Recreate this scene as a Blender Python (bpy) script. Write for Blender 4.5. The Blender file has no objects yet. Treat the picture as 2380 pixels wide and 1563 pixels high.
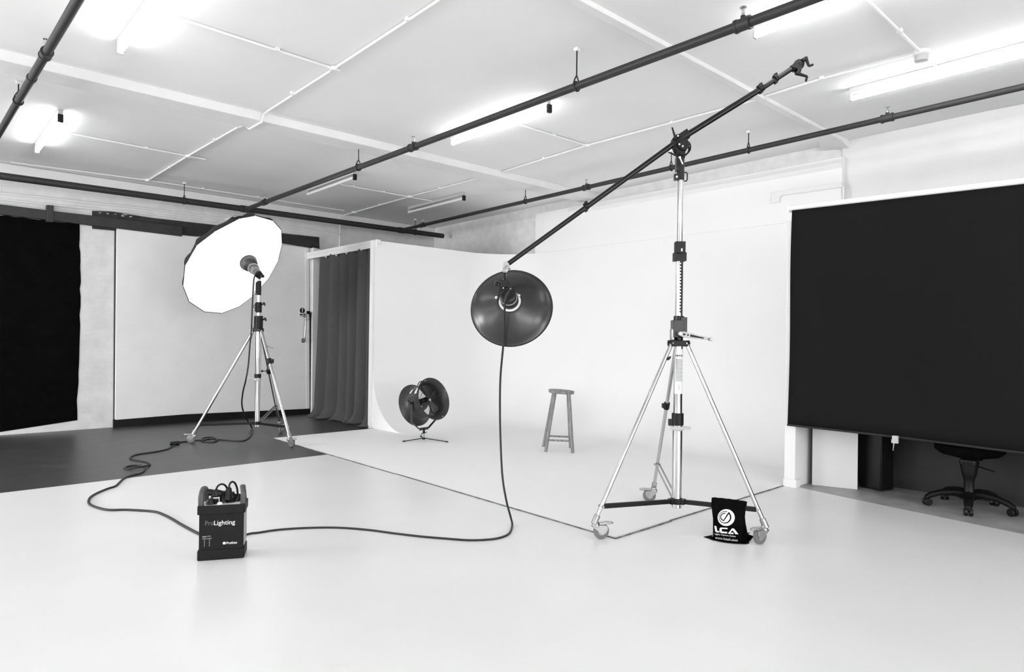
import bpy, bmesh, math, random
import numpy as np
from mathutils import Vector, Matrix
random.seed(4)
SC = bpy.context.scene
COL = SC.collection
PI = math.pi

# ------------------------------------------------------------------ camera
F = 1540.0; H = 1.3
YAW, PIT, ROL = [math.radians(a) for a in (47.3, .25, .75)]
fw = Vector((math.cos(YAW)*math.cos(PIT), math.sin(YAW)*math.cos(PIT), math.sin(PIT)))
_r = Vector((math.sin(YAW), -math.cos(YAW), 0)); _u = _r.cross(fw)
RT = math.cos(ROL)*_r + math.sin(ROL)*_u
UP = -math.sin(ROL)*_r + math.cos(ROL)*_u
EYE = Vector((0, 0, H))
cd = bpy.data.cameras.new('camera'); cam = bpy.data.objects.new('camera', cd); COL.objects.link(cam)
m = Matrix((RT, UP, -fw)).transposed().to_4x4(); m.translation = EYE
cam.matrix_world = m
cd.sensor_width = 36; cd.sensor_fit = 'HORIZONTAL'; cd.lens = F/2380*36; cd.clip_start = .05
SC.camera = cam

# ------------------------------------------------------------------ light and exposure
SC.view_settings.view_transform = 'Standard'; SC.view_settings.look = 'None'
SC.view_settings.exposure = 0.13; SC.view_settings.gamma = 1.0
w = bpy.data.worlds.new('world'); SC.world = w; w.use_nodes = True
w.node_tree.nodes['Background'].inputs[0].default_value = (1, 1, 1, 1)
w.node_tree.nodes['Background'].inputs[1].default_value = 0.25
TUBE = 21.0          # radiance of a fluorescent tube
FILL_POWER = 168.0       # base power of each unseen fill light added at the walls (watts)
def area(name, loc, rot, sx, sy, power):
    l = bpy.data.lights.new(name, 'AREA'); l.shape = 'RECTANGLE'; l.size = sx; l.size_y = sy; l.energy = power
    o = bpy.data.objects.new(name, l); COL.objects.link(o); o.location = loc; o.rotation_euler = rot
    return o
# fill lights added at the unseen front wall (behind the camera) and left wall
for x in (-3.6, 0, 3.6):
    area('added_fill_light', (x, -7.9, 1.9), (PI/2, 0, 0), 2.8, 2.0, FILL_POWER*.98)
for y, k in ((-4.5, .2), (0, .2), (4.3, .5), (8.6, 2.2)):
    area('added_fill_light', (-5.9, y, 1.9), (0, -PI/2, 0), 2.0, 2.8, FILL_POWER*k)

# ------------------------------------------------------------------ pixel helpers: rays of the photograph met with real planes
def ray(x, y): return fw + RT*((x-1190)/F) - UP*((y-781.5)/F)
def pl(x, y, ax, v):
    d = ray(x, y); return EYE + d*((v-EYE[ax])/d[ax])
def fl(x, y, z=0): return pl(x, y, 2, z)
def W(x, y, dep): return EYE + ray(x, y)*dep
def cz(Y): return 3.43 + .011*(10.57-Y)          # the ceiling rises slightly towards the camera
def camdir(a, b, c): return (RT*a - UP*b + fw*c).normalized()   # right, down, away

# ------------------------------------------------------------------ materials
def mat(name, v, rough=.6, metal=0., var=.0, vscale=3., bump=0., bscale=60., spec=.5, brick=None, col2=None, emit=None, coat=0.):
    m = bpy.data.materials.new(name); m.use_nodes = True
    nt = m.node_tree; N = nt.nodes; L = nt.links; b = N['Principled BSDF']
    b.inputs['Base Color'].default_value = (v, v, v, 1); b.inputs['Roughness'].default_value = rough
    b.inputs['Metallic'].default_value = metal; b.inputs['Specular IOR Level'].default_value = spec
    b.inputs['Coat Weight'].default_value = coat
    tc = N.new('ShaderNodeTexCoord')
    if var > 0 or col2 is not None:
        n = N.new('ShaderNodeTexNoise'); n.inputs['Scale'].default_value = vscale; n.inputs['Detail'].default_value = 6
        L.new(tc.outputs['Object'], n.inputs['Vector'])
        r = N.new('ShaderNodeValToRGB'); L.new(n.outputs['Fac'], r.inputs['Fac'])
        lo = v*(1-var); hi = v*(1+var) if col2 is None else col2
        r.color_ramp.elements[0].position = .3; r.color_ramp.elements[1].position = .7
        r.color_ramp.elements[0].color = (lo, lo, lo, 1); r.color_ramp.elements[1].color = (hi, hi, hi, 1)
        L.new(r.outputs[0], b.inputs['Base Color'])
    hgt = None
    if brick:
        s = N.new('ShaderNodeSeparateXYZ'); L.new(tc.outputs['Object'], s.inputs[0])
        c = N.new('ShaderNodeCombineXYZ'); L.new(s.outputs[brick], c.inputs[0]); L.new(s.outputs['Z'], c.inputs[1])
        bt = N.new('ShaderNodeTexBrick'); L.new(c.outputs[0], bt.inputs['Vector'])
        bt.inputs['Scale'].default_value = 1; bt.inputs['Brick Width'].default_value = .23; bt.inputs['Row Height'].default_value = .075
        bt.inputs['Mortar Size'].default_value = .006; bt.inputs['Mortar Smooth'].default_value = .7
        inv = N.new('ShaderNodeMath'); inv.operation = 'SUBTRACT'; inv.inputs[0].default_value = 1
        L.new(bt.outputs['Fac'], inv.inputs[1]); hgt = inv.outputs[0]
    if bump > 0 or brick:
        n2 = N.new('ShaderNodeTexNoise'); n2.inputs['Scale'].default_value = bscale; n2.inputs['Detail'].default_value = 4
        L.new(tc.outputs['Object'], n2.inputs['Vector'])
        bm_ = N.new('ShaderNodeBump'); bm_.inputs['Distance'].default_value = .01; bm_.inputs['Strength'].default_value = max(bump, .15)
        if hgt:
            ad = N.new('ShaderNodeMath'); ad.operation = 'MULTIPLY_ADD'; L.new(n2.outputs['Fac'], ad.inputs[0]); ad.inputs[1].default_value = .8
            L.new(hgt, ad.inputs[2]); L.new(ad.outputs[0], bm_.inputs['Height'])
        else: L.new(n2.outputs['Fac'], bm_.inputs['Height'])
        L.new(bm_.outputs[0], b.inputs['Normal'])
    if emit:
        b.inputs['Emission Color'].default_value = (1, 1, 1, 1); b.inputs['Emission Strength'].default_value = emit
    return m
M = dict(
 floor_white=mat('white floor paint', .79, .32, var=.025, vscale=1.4, spec=.45, bump=.05, bscale=14),
 floor_side=mat('lighter grey floor paint', .36, .45, var=.2, vscale=6, bump=.1, bscale=30),
 floor_grey=mat('grey floor paint', .046, .38, var=.22, vscale=5, bump=.1, bscale=30),
 cove=mat('matt white cove paint', .88, .7, var=.01, vscale=1.2),
 ceiling=mat('ceiling paint', .87, .85, var=.035, vscale=.7, bump=.12, bscale=9),
 beam=mat('beam paint', .82, .8, var=.03, vscale=5, bump=.2, bscale=20),
 wall=mat('white wall paint', .80, .75, var=.03, vscale=2, bump=.12, bscale=18),
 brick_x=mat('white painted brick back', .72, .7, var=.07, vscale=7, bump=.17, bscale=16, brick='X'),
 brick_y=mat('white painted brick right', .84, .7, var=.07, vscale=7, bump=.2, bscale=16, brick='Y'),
 brick_black=mat('black painted brick', .0015, .8, var=.5, vscale=9, bump=.25, bscale=26, brick='X', spec=.06),
 black_paint=mat('black trim paint', .005, .6, var=.4, vscale=6, bump=.2, bscale=20, spec=.25),
 rail=mat('dark grey rail paint', .030, .5, var=.15, vscale=8, spec=.35),
 header=mat('scuffed dark header paint', .028, .6, var=.3, vscale=14, bump=.2, spec=.3),
 pipe=mat('dark grey pipe paint', .025, .5, var=.12, vscale=10, spec=.4),
 pipe_thick=mat('darker grey pipe paint', .028, .5, var=.12, vscale=10, spec=.4),
 door=mat('door panel paint', .84, .6, var=.03, vscale=3, bump=.06),
 frame=mat('frame paint', .86, .55, var=.03, vscale=5),
 conduit=mat('white conduit', .82, .45),
 curtain=mat('grey curtain cloth', .08, .9, var=.1, vscale=60, bump=.15, bscale=300, spec=.15),
 screen=mat('black screen cloth', .009, .85, var=.06, vscale=80, spec=.12),
 hem=mat('screen hem', .02, .7, spec=.3),
 alu=mat('white enamelled tube', .85, .3),
 dark_wall=mat('dark grey wall paint', .042, .8, var=.08, vscale=3, spec=.2),
 board=mat('white board', .70, .5, var=.03, vscale=3),
 black=mat('black plastic', .004, .45, spec=.3),
 black_satin=mat('satin black metal', .005, .3, spec=.38, metal=.0, var=.1, vscale=30),
 black_matte=mat('matt black cloth', .004, .95, var=.3, vscale=12, bump=.2, bscale=12, spec=.03),
 rubber=mat('dark rubber', .02, .5, spec=.4),
 tyre=mat('grey rubber tyre', .16, .5),
 chrome=mat('chrome tube', .58, .10, metal=1.),
 steel=mat('brushed steel', .45, .3, metal=1., var=.1, vscale=40),
 cast=mat('grey cast metal', .35, .35, metal=.6, var=.1, vscale=30),
 dish=mat('satin black dish', .013, .27, spec=.6),
 white=mat('white plastic', .85, .4),
 ink=mat('white ink', .80, .6),
 grey_ink=mat('grey ink', .16, .6),
 label=mat('paper label', .78, .5),
 text_grey=mat('grey print', .3, .6),
 umbrella_white=mat('white umbrella cloth', .92, .8, var=.01, vscale=4),
 umbrella_black=mat('black umbrella cloth', .022, .7, spec=.3),
 pack=mat('charcoal pack shell', .010, .6, var=.06, vscale=20, spec=.2),
 pack_side=mat('pale side panel', .35, .5),
 pack_grey=mat('handle plastic', .06, .4),
 head_grey=mat('grey lamp shell', .045, .4),
 head_light=mat('light grey lamp shell', .13, .4),
 fan=mat('grey fan paint', .026, .4, spec=.5, var=.08, vscale=20),
 fan_in=mat('dark fan interior', .015, .5),
 wood=None,
 tube=mat('lit tube', .9, .4, emit=TUBE),
 tube_off=mat('unlit tube', .80, .3),
 fixture=mat('fixture enamel', .50, .4),
 seam=mat('dark seam and edge shadow', .04, .8, col2=.22, vscale=14),
 light_grey=mat('light grey plastic', .5, .45),
)
def wood():
    m = bpy.data.materials.new('worn stool wood'); m.use_nodes = True; N = m.node_tree.nodes; L = m.node_tree.links; b = N['Principled BSDF']
    tc = N.new('ShaderNodeTexCoord'); mp = N.new('ShaderNodeMapping'); mp.inputs['Scale'].default_value = (30, 30, 2.5)
    n = N.new('ShaderNodeTexNoise'); n.inputs['Scale'].default_value = 2; n.inputs['Detail'].default_value = 7
    r = N.new('ShaderNodeValToRGB')
    r.color_ramp.elements[0].position = .3; r.color_ramp.elements[0].color = (.13,.13,.13,1)
    r.color_ramp.elements[1].position = .75; r.color_ramp.elements[1].color = (.34,.34,.34,1)
    L.new(tc.outputs['Object'], mp.inputs[0]); L.new(mp.outputs[0], n.inputs['Vector']); L.new(n.outputs['Fac'], r.inputs[0]); L.new(r.outputs[0], b.inputs['Base Color'])
    b.inputs['Roughness'].default_value = .6
    return m
M['wood'] = wood()

# ------------------------------------------------------------------ mesh builder
def basis(axis, hint=None):
    a = Vector(axis).normalized()
    h = Vector(hint) if hint is not None else (Vector((0,0,1)) if abs(a.z) < .9 else Vector((1,0,0)))
    u = h.cross(a).normalized(); v = a.cross(u)
    return u, v, a
class MB:
    def __init__(s): s.v = []; s.f = []; s.mi = []; s.cur = 0
    def add(s, vs, fs):
        o = len(s.v); s.v += [Vector(x) for x in vs]; s.f += [tuple(i+o for i in f) for f in fs]; s.mi += [s.cur]*len(fs)
        return s
    def box(s, c, size, u=(1,0,0), v=(0,1,0), w=(0,0,1)):
        c = Vector(c); u, v, w = Vector(u).normalized(), Vector(v).normalized(), Vector(w).normalized()
        a, b, d = [x/2 for x in size]
        vs = [c+u*(a*i)+v*(b*j)+w*(d*k) for i in (-1,1) for j in (-1,1) for k in (-1,1)]
        return s.add(vs, [(0,1,3,2),(4,6,7,5),(0,4,5,1),(2,3,7,6),(0,2,6,4),(1,5,7,3)])
    def bar(s, p0, p1, wd, th, side=None):     # rectangular bar, th along "side"
        p0, p1 = Vector(p0), Vector(p1); u, v, a = basis(p1-p0, side)
        return s.box((p0+p1)/2, (th, wd, (p1-p0).length), v, u, a)
    def rings(s, rs, cap=True, close=False):
        n = len(rs[0]); o = len(s.v)
        for r in rs: s.v += [Vector(x) for x in r]
        k = len(rs)
        for i in range(k-1 if not close else k):
            i2 = (i+1) % k
            for j in range(n):
                s.f.append((o+i*n+j, o+i*n+(j+1)%n, o+i2*n+(j+1)%n, o+i2*n+j)); s.mi.append(s.cur)
        if cap and not close:
            s.f.append(tuple(o+j for j in reversed(range(n)))); s.mi.append(s.cur)
            s.f.append(tuple(o+(k-1)*n+j for j in range(n))); s.mi.append(s.cur)
        return s
    def lathe(s, p, axis, prof, seg=24, cap=True, hint=None):   # prof: (distance along axis, radius)
        u, v, a = basis(axis, hint); p = Vector(p)
        rs = [[p+a*t+(u*math.cos(2*PI*j/seg)+v*math.sin(2*PI*j/seg))*max(r, 1e-5) for j in range(seg)] for t, r in prof]
        return s.rings(rs, cap)
    def cyl(s, p0, p1, r0, r1=None, seg=20, bev=0):
        p0, p1 = Vector(p0), Vector(p1); L = (p1-p0).length; r1 = r0 if r1 is None else r1
        if bev: pr = [(0, r0-bev), (bev, r0), (L-bev, r1), (L, r1-bev)]
        else: pr = [(0, r0), (L, r1)]
        return s.lathe(p0, p1-p0, pr, seg)
    def tube(s, pts, r, seg=10, cap=True, close=False):
        pts = [Vector(p) for p in pts]; n = len(pts)
        T = [((pts[(i+1) % n] if (i < n-1 or close) else pts[i]) - (pts[i-1] if (i > 0 or close) else pts[i])).normalized() for i in range(n)]
        u, v, a = basis(T[0]); rs = []
        for i in range(n):
            u = (u - T[i]*u.dot(T[i])).normalized(); v = T[i].cross(u)
            ri = r[i] if isinstance(r, (list, tuple)) else r
            rs.append([pts[i]+(u*math.cos(2*PI*j/seg)+v*math.sin(2*PI*j/seg))*ri for j in range(seg)])
        return s.rings(rs, cap, close)
    def prism(s, poly, off):                    # polygon of 3-D points pushed along a vector
        off = Vector(off); n = len(poly); vs = [Vector(p) for p in poly]+[Vector(p)+off for p in poly]
        return s.add(vs, [tuple(range(n)), tuple(reversed(range(n, 2*n)))]+[(i, i+n, (i+1) % n+n, (i+1) % n) for i in range(n)])
    def sphere(s, c, r, sc=(1,1,1), seg=16, axis=(0,0,1)):
        u, v, a = basis(axis); c = Vector(c); k = seg//2
        rs = []
        for i in range(k+1):
            t = -PI/2+PI*i/k; rr = max(math.cos(t)*r, 1e-5)
            rs.append([c+a*(math.sin(t)*r*sc[2])+u*(rr*math.cos(2*PI*j/seg)*sc[0])+v*(rr*math.sin(2*PI*j/seg)*sc[1]) for j in range(seg)])
        return s.rings(rs, True)
    def torus(s, c, axis, R, r, seg=32, ss=8):
        u, v, a = basis(axis); c = Vector(c)
        return s.tube([c+(u*math.cos(2*PI*i/seg)+v*math.sin(2*PI*i/seg))*R for i in range(seg)], r, ss, close=True)
    def grid(s, P):                             # 2-D list of points
        n = len(P); k = len(P[0]); o = len(s.v)
        for row in P: s.v += [Vector(x) for x in row]
        for i in range(n-1):
            for j in range(k-1): s.f.append((o+i*k+j, o+i*k+j+1, o+(i+1)*k+j+1, o+(i+1)*k+j)); s.mi.append(s.cur)
        return s
    def build(s, name, mats, parent=None, origin=None, bevel=0, solid=0, smooth=38, fix=True):
        root = parent
        while root is not None and root.parent is not None: root = root.parent
        org = Vector(root.location) if root is not None else (Vector(origin) if origin is not None else Vector((0,0,0)))
        me = bpy.data.meshes.new(name); me.from_pydata([tuple(x-org) for x in s.v], [], s.f)
        me.validate()
        bm = bmesh.new(); bm.from_mesh(me)
        if len(bm.faces) == len(s.mi):
            bm.faces.ensure_lookup_table()
            for i, f in enumerate(bm.faces): f.material_index = s.mi[i]
        if fix: bmesh.ops.recalc_face_normals(bm, faces=bm.faces)
        for f in bm.faces: f.smooth = True
        bm.to_mesh(me); bm.free()
        me.set_sharp_from_angle(angle=math.radians(smooth))
        for mm in (mats if isinstance(mats, (list, tuple)) else [mats]): me.materials.append(mm)
        o = bpy.data.objects.new(name, me); COL.objects.link(o)
        if parent is not None: o.parent = parent
        else: o.location = org
        if solid:
            md = o.modifiers.new('solid', 'SOLIDIFY'); md.thickness = solid; md.offset = 0
        if bevel:
            md = o.modifiers.new('bevel', 'BEVEL'); md.width = bevel; md.segments = 2; md.limit_method = 'ANGLE'
        return o
def tag(o, label=None, cat=None, group=None, kind=None):
    if label: o['label'] = label
    if cat: o['category'] = cat
    if group: o['group'] = group
    if kind: o['kind'] = kind
    return o
def thing(name, loc, label, cat, group=None):
    o = bpy.data.objects.new(name, None); COL.objects.link(o); o.location = loc; o.empty_display_size = .1
    return tag(o, label, cat, group)
def struct(o): o['kind'] = 'structure'; return o
def catmull(pts, n=8):
    pts = [Vector(p) for p in pts]; out = []
    P = [pts[0]*2-pts[1]]+pts+[pts[-1]*2-pts[-2]]
    for i in range(1, len(P)-2):
        a, b, c, d = P[i-1:i+3]
        for k in range(n):
            t = k/n; out.append(.5*((2*b)+(c-a)*t+(2*a-5*b+4*c-d)*t*t+(3*b-a-3*c+d)*t**3))
    out.append(pts[-1]); return out
def text(body, name, mt, parent, pos, right, up, height, width=None, shear=0, ext=.0006, bold=.0):
    cu = bpy.data.curves.new('t', 'FONT'); cu.body = body; cu.size = 1; cu.extrude = 0; cu.align_x = 'CENTER'; cu.align_y = 'CENTER'; cu.shear = shear; cu.offset = bold
    cu.resolution_u = 3
    o = bpy.data.objects.new('t', cu); COL.objects.link(o)
    me = bpy.data.meshes.new_from_object(o); bpy.data.objects.remove(o)
    vs = [Vector(v.co) for v in me.vertices]; fs = [tuple(p.vertices) for p in me.polygons]
    x0, x1 = min(v.x for v in vs), max(v.x for v in vs); y0, y1 = min(v.y for v in vs), max(v.y for v in vs)
    k = height/(y1-y0); kx = k if width is None else width/(x1-x0)
    right, up = Vector(right).normalized(), Vector(up).normalized(); n = right.cross(up)
    b = MB(); pos = Vector(pos)
    b.add([pos+right*((v.x-(x0+x1)/2)*kx)+up*((v.y-(y0+y1)/2)*k)+n*ext for v in vs], fs)
    bpy.data.meshes.remove(me)
    return b.build(name, mt, parent, fix=False)

# ------------------------------------------------------------------ the room
YB, XR = 10.5, 7.6           # back wall, right wall
XL, YF = -6.0, -8.0
# floor: white paint with grey areas
def quad(b, pts, mi=0): b.cur = mi; b.add(pts, [tuple(range(len(pts)))])
b = MB(); g1 = 6.73
quad(b, [(XL,YF,0),(5.66,YF,0),(5.70,.95,0),(5.85,2.07,0),(5.95,2.66,0),(5.95,2.73,0),(XR,2.73,0),(XR,g1,0),(XL,g1,0)], 0)
quad(b, [(XL,g1,0),(XR,g1,0),(XR,YB,0),(XL,YB,0)], 1)
quad(b, [(5.66,YF,0),(XR,YF,0),(XR,2.73,0),(5.95,2.73,0),(5.95,2.66,0),(5.85,2.07,0),(5.70,.95,0)], 2)
struct(b.build('floor', [M['floor_white'], M['floor_grey'], M['floor_side']], fix=False))
# ceiling (slightly sloping)
b = MB(); b.prism([(XL,YF,cz(YF)),(XR+.2,YF,cz(YF)),(XR+.2,YB+.2,cz(YB)),(XL,YB+.2,cz(YB))], (0,0,.1))
struct(b.build('ceiling', M['ceiling']))
b = MB(); b.box(((XL+XR)/2, YB+.05, 1.75), (XR-XL+.2, .1, 3.6)); struct(b.build('wall_back', M['brick_x']))
b = MB(); b.box((XR+.05, (YF+YB)/2, 1.8), (.1, YB-YF, 3.7)); struct(b.build('wall_right', M['brick_y']))
b = MB(); b.box((XR-.012, (YF+2.9)/2, 2.9), (.02, 2.9-YF, 1.26)); b.box((XR-.012, (2.9+YB)/2, 3.55), (.02, YB-2.9, .02)); struct(b.build('trim_1', M['wall']))
# walls behind the camera, with openings added for the fill lights
def wall_with_openings(name, axis, pos, a0, a1, centres, wd, z0, z1, top):
    b = MB(); xs = [a0]
    for c in centres: xs += [c-wd/2, c+wd/2]
    xs.append(a1)
    def bx(p, q, zz0, zz1):
        if axis == 'Y': b.box(((p+q)/2, pos, (zz0+zz1)/2), (q-p, .1, zz1-zz0))
        else: b.box((pos, (p+q)/2, (zz0+zz1)/2), (.1, q-p, zz1-zz0))
    for i in range(0, len(xs), 2): bx(xs[i], xs[i+1], 0, top)
    for c in centres: bx(c-wd/2, c+wd/2, 0, z0); bx(c-wd/2, c+wd/2, z1, top)
    return struct(b.build(name, M['wall']))
wall_with_openings('wall_front', 'Y', YF-.05, XL, XR, (-3.6, 0, 3.6), 2.8, .9, 2.9, 3.6)
wall_with_openings('wall_left', 'X', XL-.05, YF, YB, (-4.5, 0, 4.3, 8.6), 2.8, .9, 2.9, 3.6)

# plaster panel and boxing on the right wall above the cove
b = MB()
b.box((XR-.0498, (2.87+7.42)/2, 3.005), (.0996, 7.42-2.87, .65))
b.box((XR-.045, 7.52, 3.005), (.09, .20, .65))
b.prism([(XR-.09,2.87,3.33),(XR-.14,2.87,3.25),(XR-.09,2.87,3.20)], (0,4.0,0))
struct(b.build('trim_2', M['cove'], bevel=.006))
# beams
Z1 = 3.395
b = MB(); b.prism([(XL,6.42,Z1),(XL,6.72,Z1),(XL,6.82,cz(6.8)+.02),(XL,6.42,cz(6.4)+.02)], (XR-XL,0,0))
struct(b.build('trim_3', M['beam'], bevel=.008))
b = MB(); yb2 = 2.845
b.prism([(XL,yb2,cz(yb2)+.02),(XL,yb2-.005,cz(yb2)-.035),(XL,yb2+.07,cz(yb2)-.035),(XL,yb2+.075,cz(yb2)+.02)], (XR-XL,0,0))
b.prism([(XR,yb2-.02,cz(yb2)-.09),(XR,yb2+.30,cz(yb2)-.05),(XR-.45,yb2+.15,cz(yb2)+.01),(XR-.45,yb2,cz(yb2)+.01)], (0,0,.08))
struct(b.build('trim_4', M['beam'], bevel=.006))

# ------------------------------------------------------------------ infinity cove
R1, rr, ZT = .85, .80, 2.68
XC, YC, X0 = 7.5, 8.27, 4.95
path = [((X0, YC), (0,-1)), ((XC-R1, YC), (0,-1))]
for k in range(1, 17):
    a = PI/2-PI/2*k/16; path.append(((XC-R1+R1*math.cos(a), YC-R1+R1*math.sin(a)), (-math.cos(a), -math.sin(a))))
path.append(((XC, 2.74), (-1, 0)))
SL = .006
rows = []
for (px, py), (nx, ny) in path:
    row = [Vector((px, py, ZT))]
    for k in range(0, 15):
        t = PI/2*k/14; d = rr-rr*math.cos(t); z = SL+rr-rr*math.sin(t)
        row.append(Vector((px+nx*d, py+ny*d, z)))
    rows.append(row)
b = MB(); b.grid(rows)
inner = [r[-1] for r in rows]
b.add([Vector((3.48,2.74,SL)), Vector((3.48,8.20,SL)), Vector((X0,8.22,SL))]+inner, [tuple(range(len(inner)+3))])
# thickness of the slab edge, side panel under the curve and the wall top
b.prism([(3.48,2.74,SL-.001),(3.48,8.20,SL-.001),(X0,8.22,SL-.001),(X0,YC,SL-.001),(XC,YC,SL-.001),(XC,2.74,SL-.001)], (0,0,-SL))
b.add([Vector((X0,YC+.03,0))]+[r for r in rows[0]][1:]+[Vector((X0,YC-rr,0))], [tuple(range(17))])
b.box((X0+.02, YC+.04, ZT/2), (.10, .07, ZT))
topo = [Vector((p[0]-n[0]*.06, p[1]-n[1]*.06, ZT)) for p, n in path]
b.grid([[r[0] for r in rows], topo])
b.grid([topo, [Vector((v.x, v.y, .3)) for v in topo]])
struct(b.build('wall_cyclorama', M['cove'], fix=False, smooth=50))
# dark seam around the cove floor, the slab edge's thin shadow painted in
b = MB()
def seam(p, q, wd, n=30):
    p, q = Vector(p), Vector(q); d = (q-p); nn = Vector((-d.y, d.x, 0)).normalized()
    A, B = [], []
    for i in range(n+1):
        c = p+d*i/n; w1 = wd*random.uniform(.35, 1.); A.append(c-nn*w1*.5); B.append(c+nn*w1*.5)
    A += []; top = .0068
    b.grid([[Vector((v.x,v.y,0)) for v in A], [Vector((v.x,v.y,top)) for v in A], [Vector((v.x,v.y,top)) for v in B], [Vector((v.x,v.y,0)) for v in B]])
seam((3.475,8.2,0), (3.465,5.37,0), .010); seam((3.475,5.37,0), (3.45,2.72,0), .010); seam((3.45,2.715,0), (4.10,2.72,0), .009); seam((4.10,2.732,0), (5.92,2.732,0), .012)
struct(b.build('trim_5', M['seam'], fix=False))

# ------------------------------------------------------------------ stub wall and office recess at the right
b = MB(); b.box(((5.93+XR)/2, 2.685, 1.2), (XR-5.93, .09, 2.4)); b.box((5.92, 2.685, 1.2), (.04, .10, 2.4)); b.box((5.925, 2.675, .035), (.09, .12, .07))
struct(b.build('wall_stub', M['wall'], bevel=.004))
b = MB(); b.box((6.68, (2.64+YF)/2, 1.2), (.08, 2.64-YF, 2.4)); struct(b.build('wall_recess', M['dark_wall']))
b = MB(); b.box((6.28, (2.64+YF)/2, 2.36), (.75, 2.64-YF, .08)); struct(b.build('ceiling_recess', M['wall']))

def hem_pt(x, y): return pl(x, y, 0, 5.87)
scr = thing('projection_screen', (5.87, 1.1, 2.48), 'wide black pull-down screen hanging over the recess on the right', 'screen')
YE = -.4
p_tl, p_bl = hem_pt(1841,487), hem_pt(1831,987)
t2, b2 = hem_pt(2380,424.7), hem_pt(2380,1050)
def ext(p, q, Y): return p+(q-p)*((Y-p.y)/(q.y-p.y))
tE, bE = ext(p_tl, t2, YE), ext(p_bl, b2, YE)
P = []
for i in range(25):
    s = i/24; top = p_tl.lerp(tE, s); bot = p_bl.lerp(bE, s); bot = bot+Vector((0,0,.012*math.sin(s*9)*s))
    P.append([top.lerp(bot, t/20)+Vector((.006*math.sin(t/20*PI*2+s*5)*(t/20), 0.006*math.sin(t/3.)*(1 if i == 0 else 0), 0)) for t in range(21)])
MB().grid(P).build('screen_cloth', M['screen'], scr, solid=.002)
b = MB(); b.tube([(r[-1])+Vector((-.002,0,-.004)) for r in P], .009, 8); b.build('bottom_bar', M['hem'], scr)
b = MB(); d = (tE-p_tl).normalized(); b.cyl(p_tl-d*.02+Vector((0,0,.012)), tE+Vector((0,0,.012)), .022, seg=20, bev=.003); b.build('roller_tube', M['alu'], scr)
b = MB(); b.box(p_tl-d*.028+Vector((.01,0,.004)), (.06, .016, .05)); b.box(p_tl-d*.028+Vector((.03,0,.0)), (.05, .03, .02)); b.build('end_bracket', M['white'], scr)
c = hem_pt(2083,1019)
b = MB(); b.box(c+Vector((-.02,0,.006)), (.035, .04, .03)); b.prism([c+Vector((-.002,-.02,-.008)), c+Vector((-.04,-.024,-.008)), c+Vector((-.04,.024,-.008)), c+Vector((-.002,.02,-.008))], (0,0,-.03)); b.build('pull_catch', M['light_grey'], scr, bevel=.002)
b = MB(); b.tube([c+Vector((-.045,.002,-.035)), c+Vector((-.048,.003,-.055)), c+Vector((-.047,.006,-.085)), c+Vector((-.042,.008,-.095))], .005, 8); b.build('pull_ring', M['steel'], scr)

b = MB(); pA, pB = fl(1887,1128), fl(1993,1139)
b.prism([Vector((pA.x,pA.y,0)), Vector((pB.x,pB.y,0)), Vector((pB.x,pB.y,.80)), Vector((pA.x,pA.y,.80))], (.03,.012,0))
o = b.build('board_panel', M['board'], origin=(6.26,2.43,0), bevel=.003); tag(o, 'plain white board standing upright in the recess below the black screen', 'board')
t = thing('cabinet', (6.4, 2.06, 0), 'tall black box with rounded edges beside the white board below the screen', 'cabinet')
cu_, cv_ = Vector((.06,.19,0)).normalized(), Vector((.19,-.06,0)).normalized()
cb = Vector((6.35,2.165,0))+cv_*.085
b = MB(); b.box(cb+Vector((0,0,.405)), (.17,.215,.79), u=cv_, v=cu_); b.build('body', M['black'], t, bevel=.012)
b = MB(); b.box(cb-cv_*.087+Vector((0,0,.41)), (.010,.205,.76), u=cv_, v=cu_); b.build('front_panel', M['black_satin'], t, bevel=.004)
for dx in (-.06,.06):
    for dy in (-.08,.08):
        p = cb+cv_*dx+cu_*dy; MB().cyl(p, p+Vector((0,0,.015)), .014).build('foot', M['rubber'], t)

# office chair
cc = Vector((6.255, 1.40, 0))
ch = thing('office_chair', cc, 'black office swivel chair half hidden under the screen, only its base showing', 'chair')
b = MB(); b.lathe(cc+Vector((0,0,.40)), (0,0,1), [(0,.04),(.005,.10),(.03,.20),(.06,.235),(.10,.24),(.12,.22),(.125,.05)], 32); b.build('seat', M['black_matte'], ch)
b = MB(); b.box(cc+Vector((0,0,.37)), (.11,.11,.05)); b.build('seat_plate', M['black'], ch, bevel=.01)
b = MB(); b.box(cc+Vector((.21,-.05,.75)), (.04,.40,.45), u=(1,0,.1)); b.box(cc+Vector((.19,-.02,.5)), (.02,.06,.28)); b.build('backrest', M['black_matte'], ch, bevel=.02)
b = MB(); b.lathe(cc, (0,0,1), [(.08,.06),(.11,.045),(.15,.036),(.22,.036),(.25,.044),(.26,.050),(.30,.055),(.37,.068)], 20); b.build('gas_column', M['black'], ch)
b = MB(); b.tube([cc+Vector((-.02,-.06,.345)), cc+Vector((-.06,-.14,.335)), cc+Vector((-.08,-.18,.33))], .006, 8); b.build('height_lever', M['black'], ch)
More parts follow.
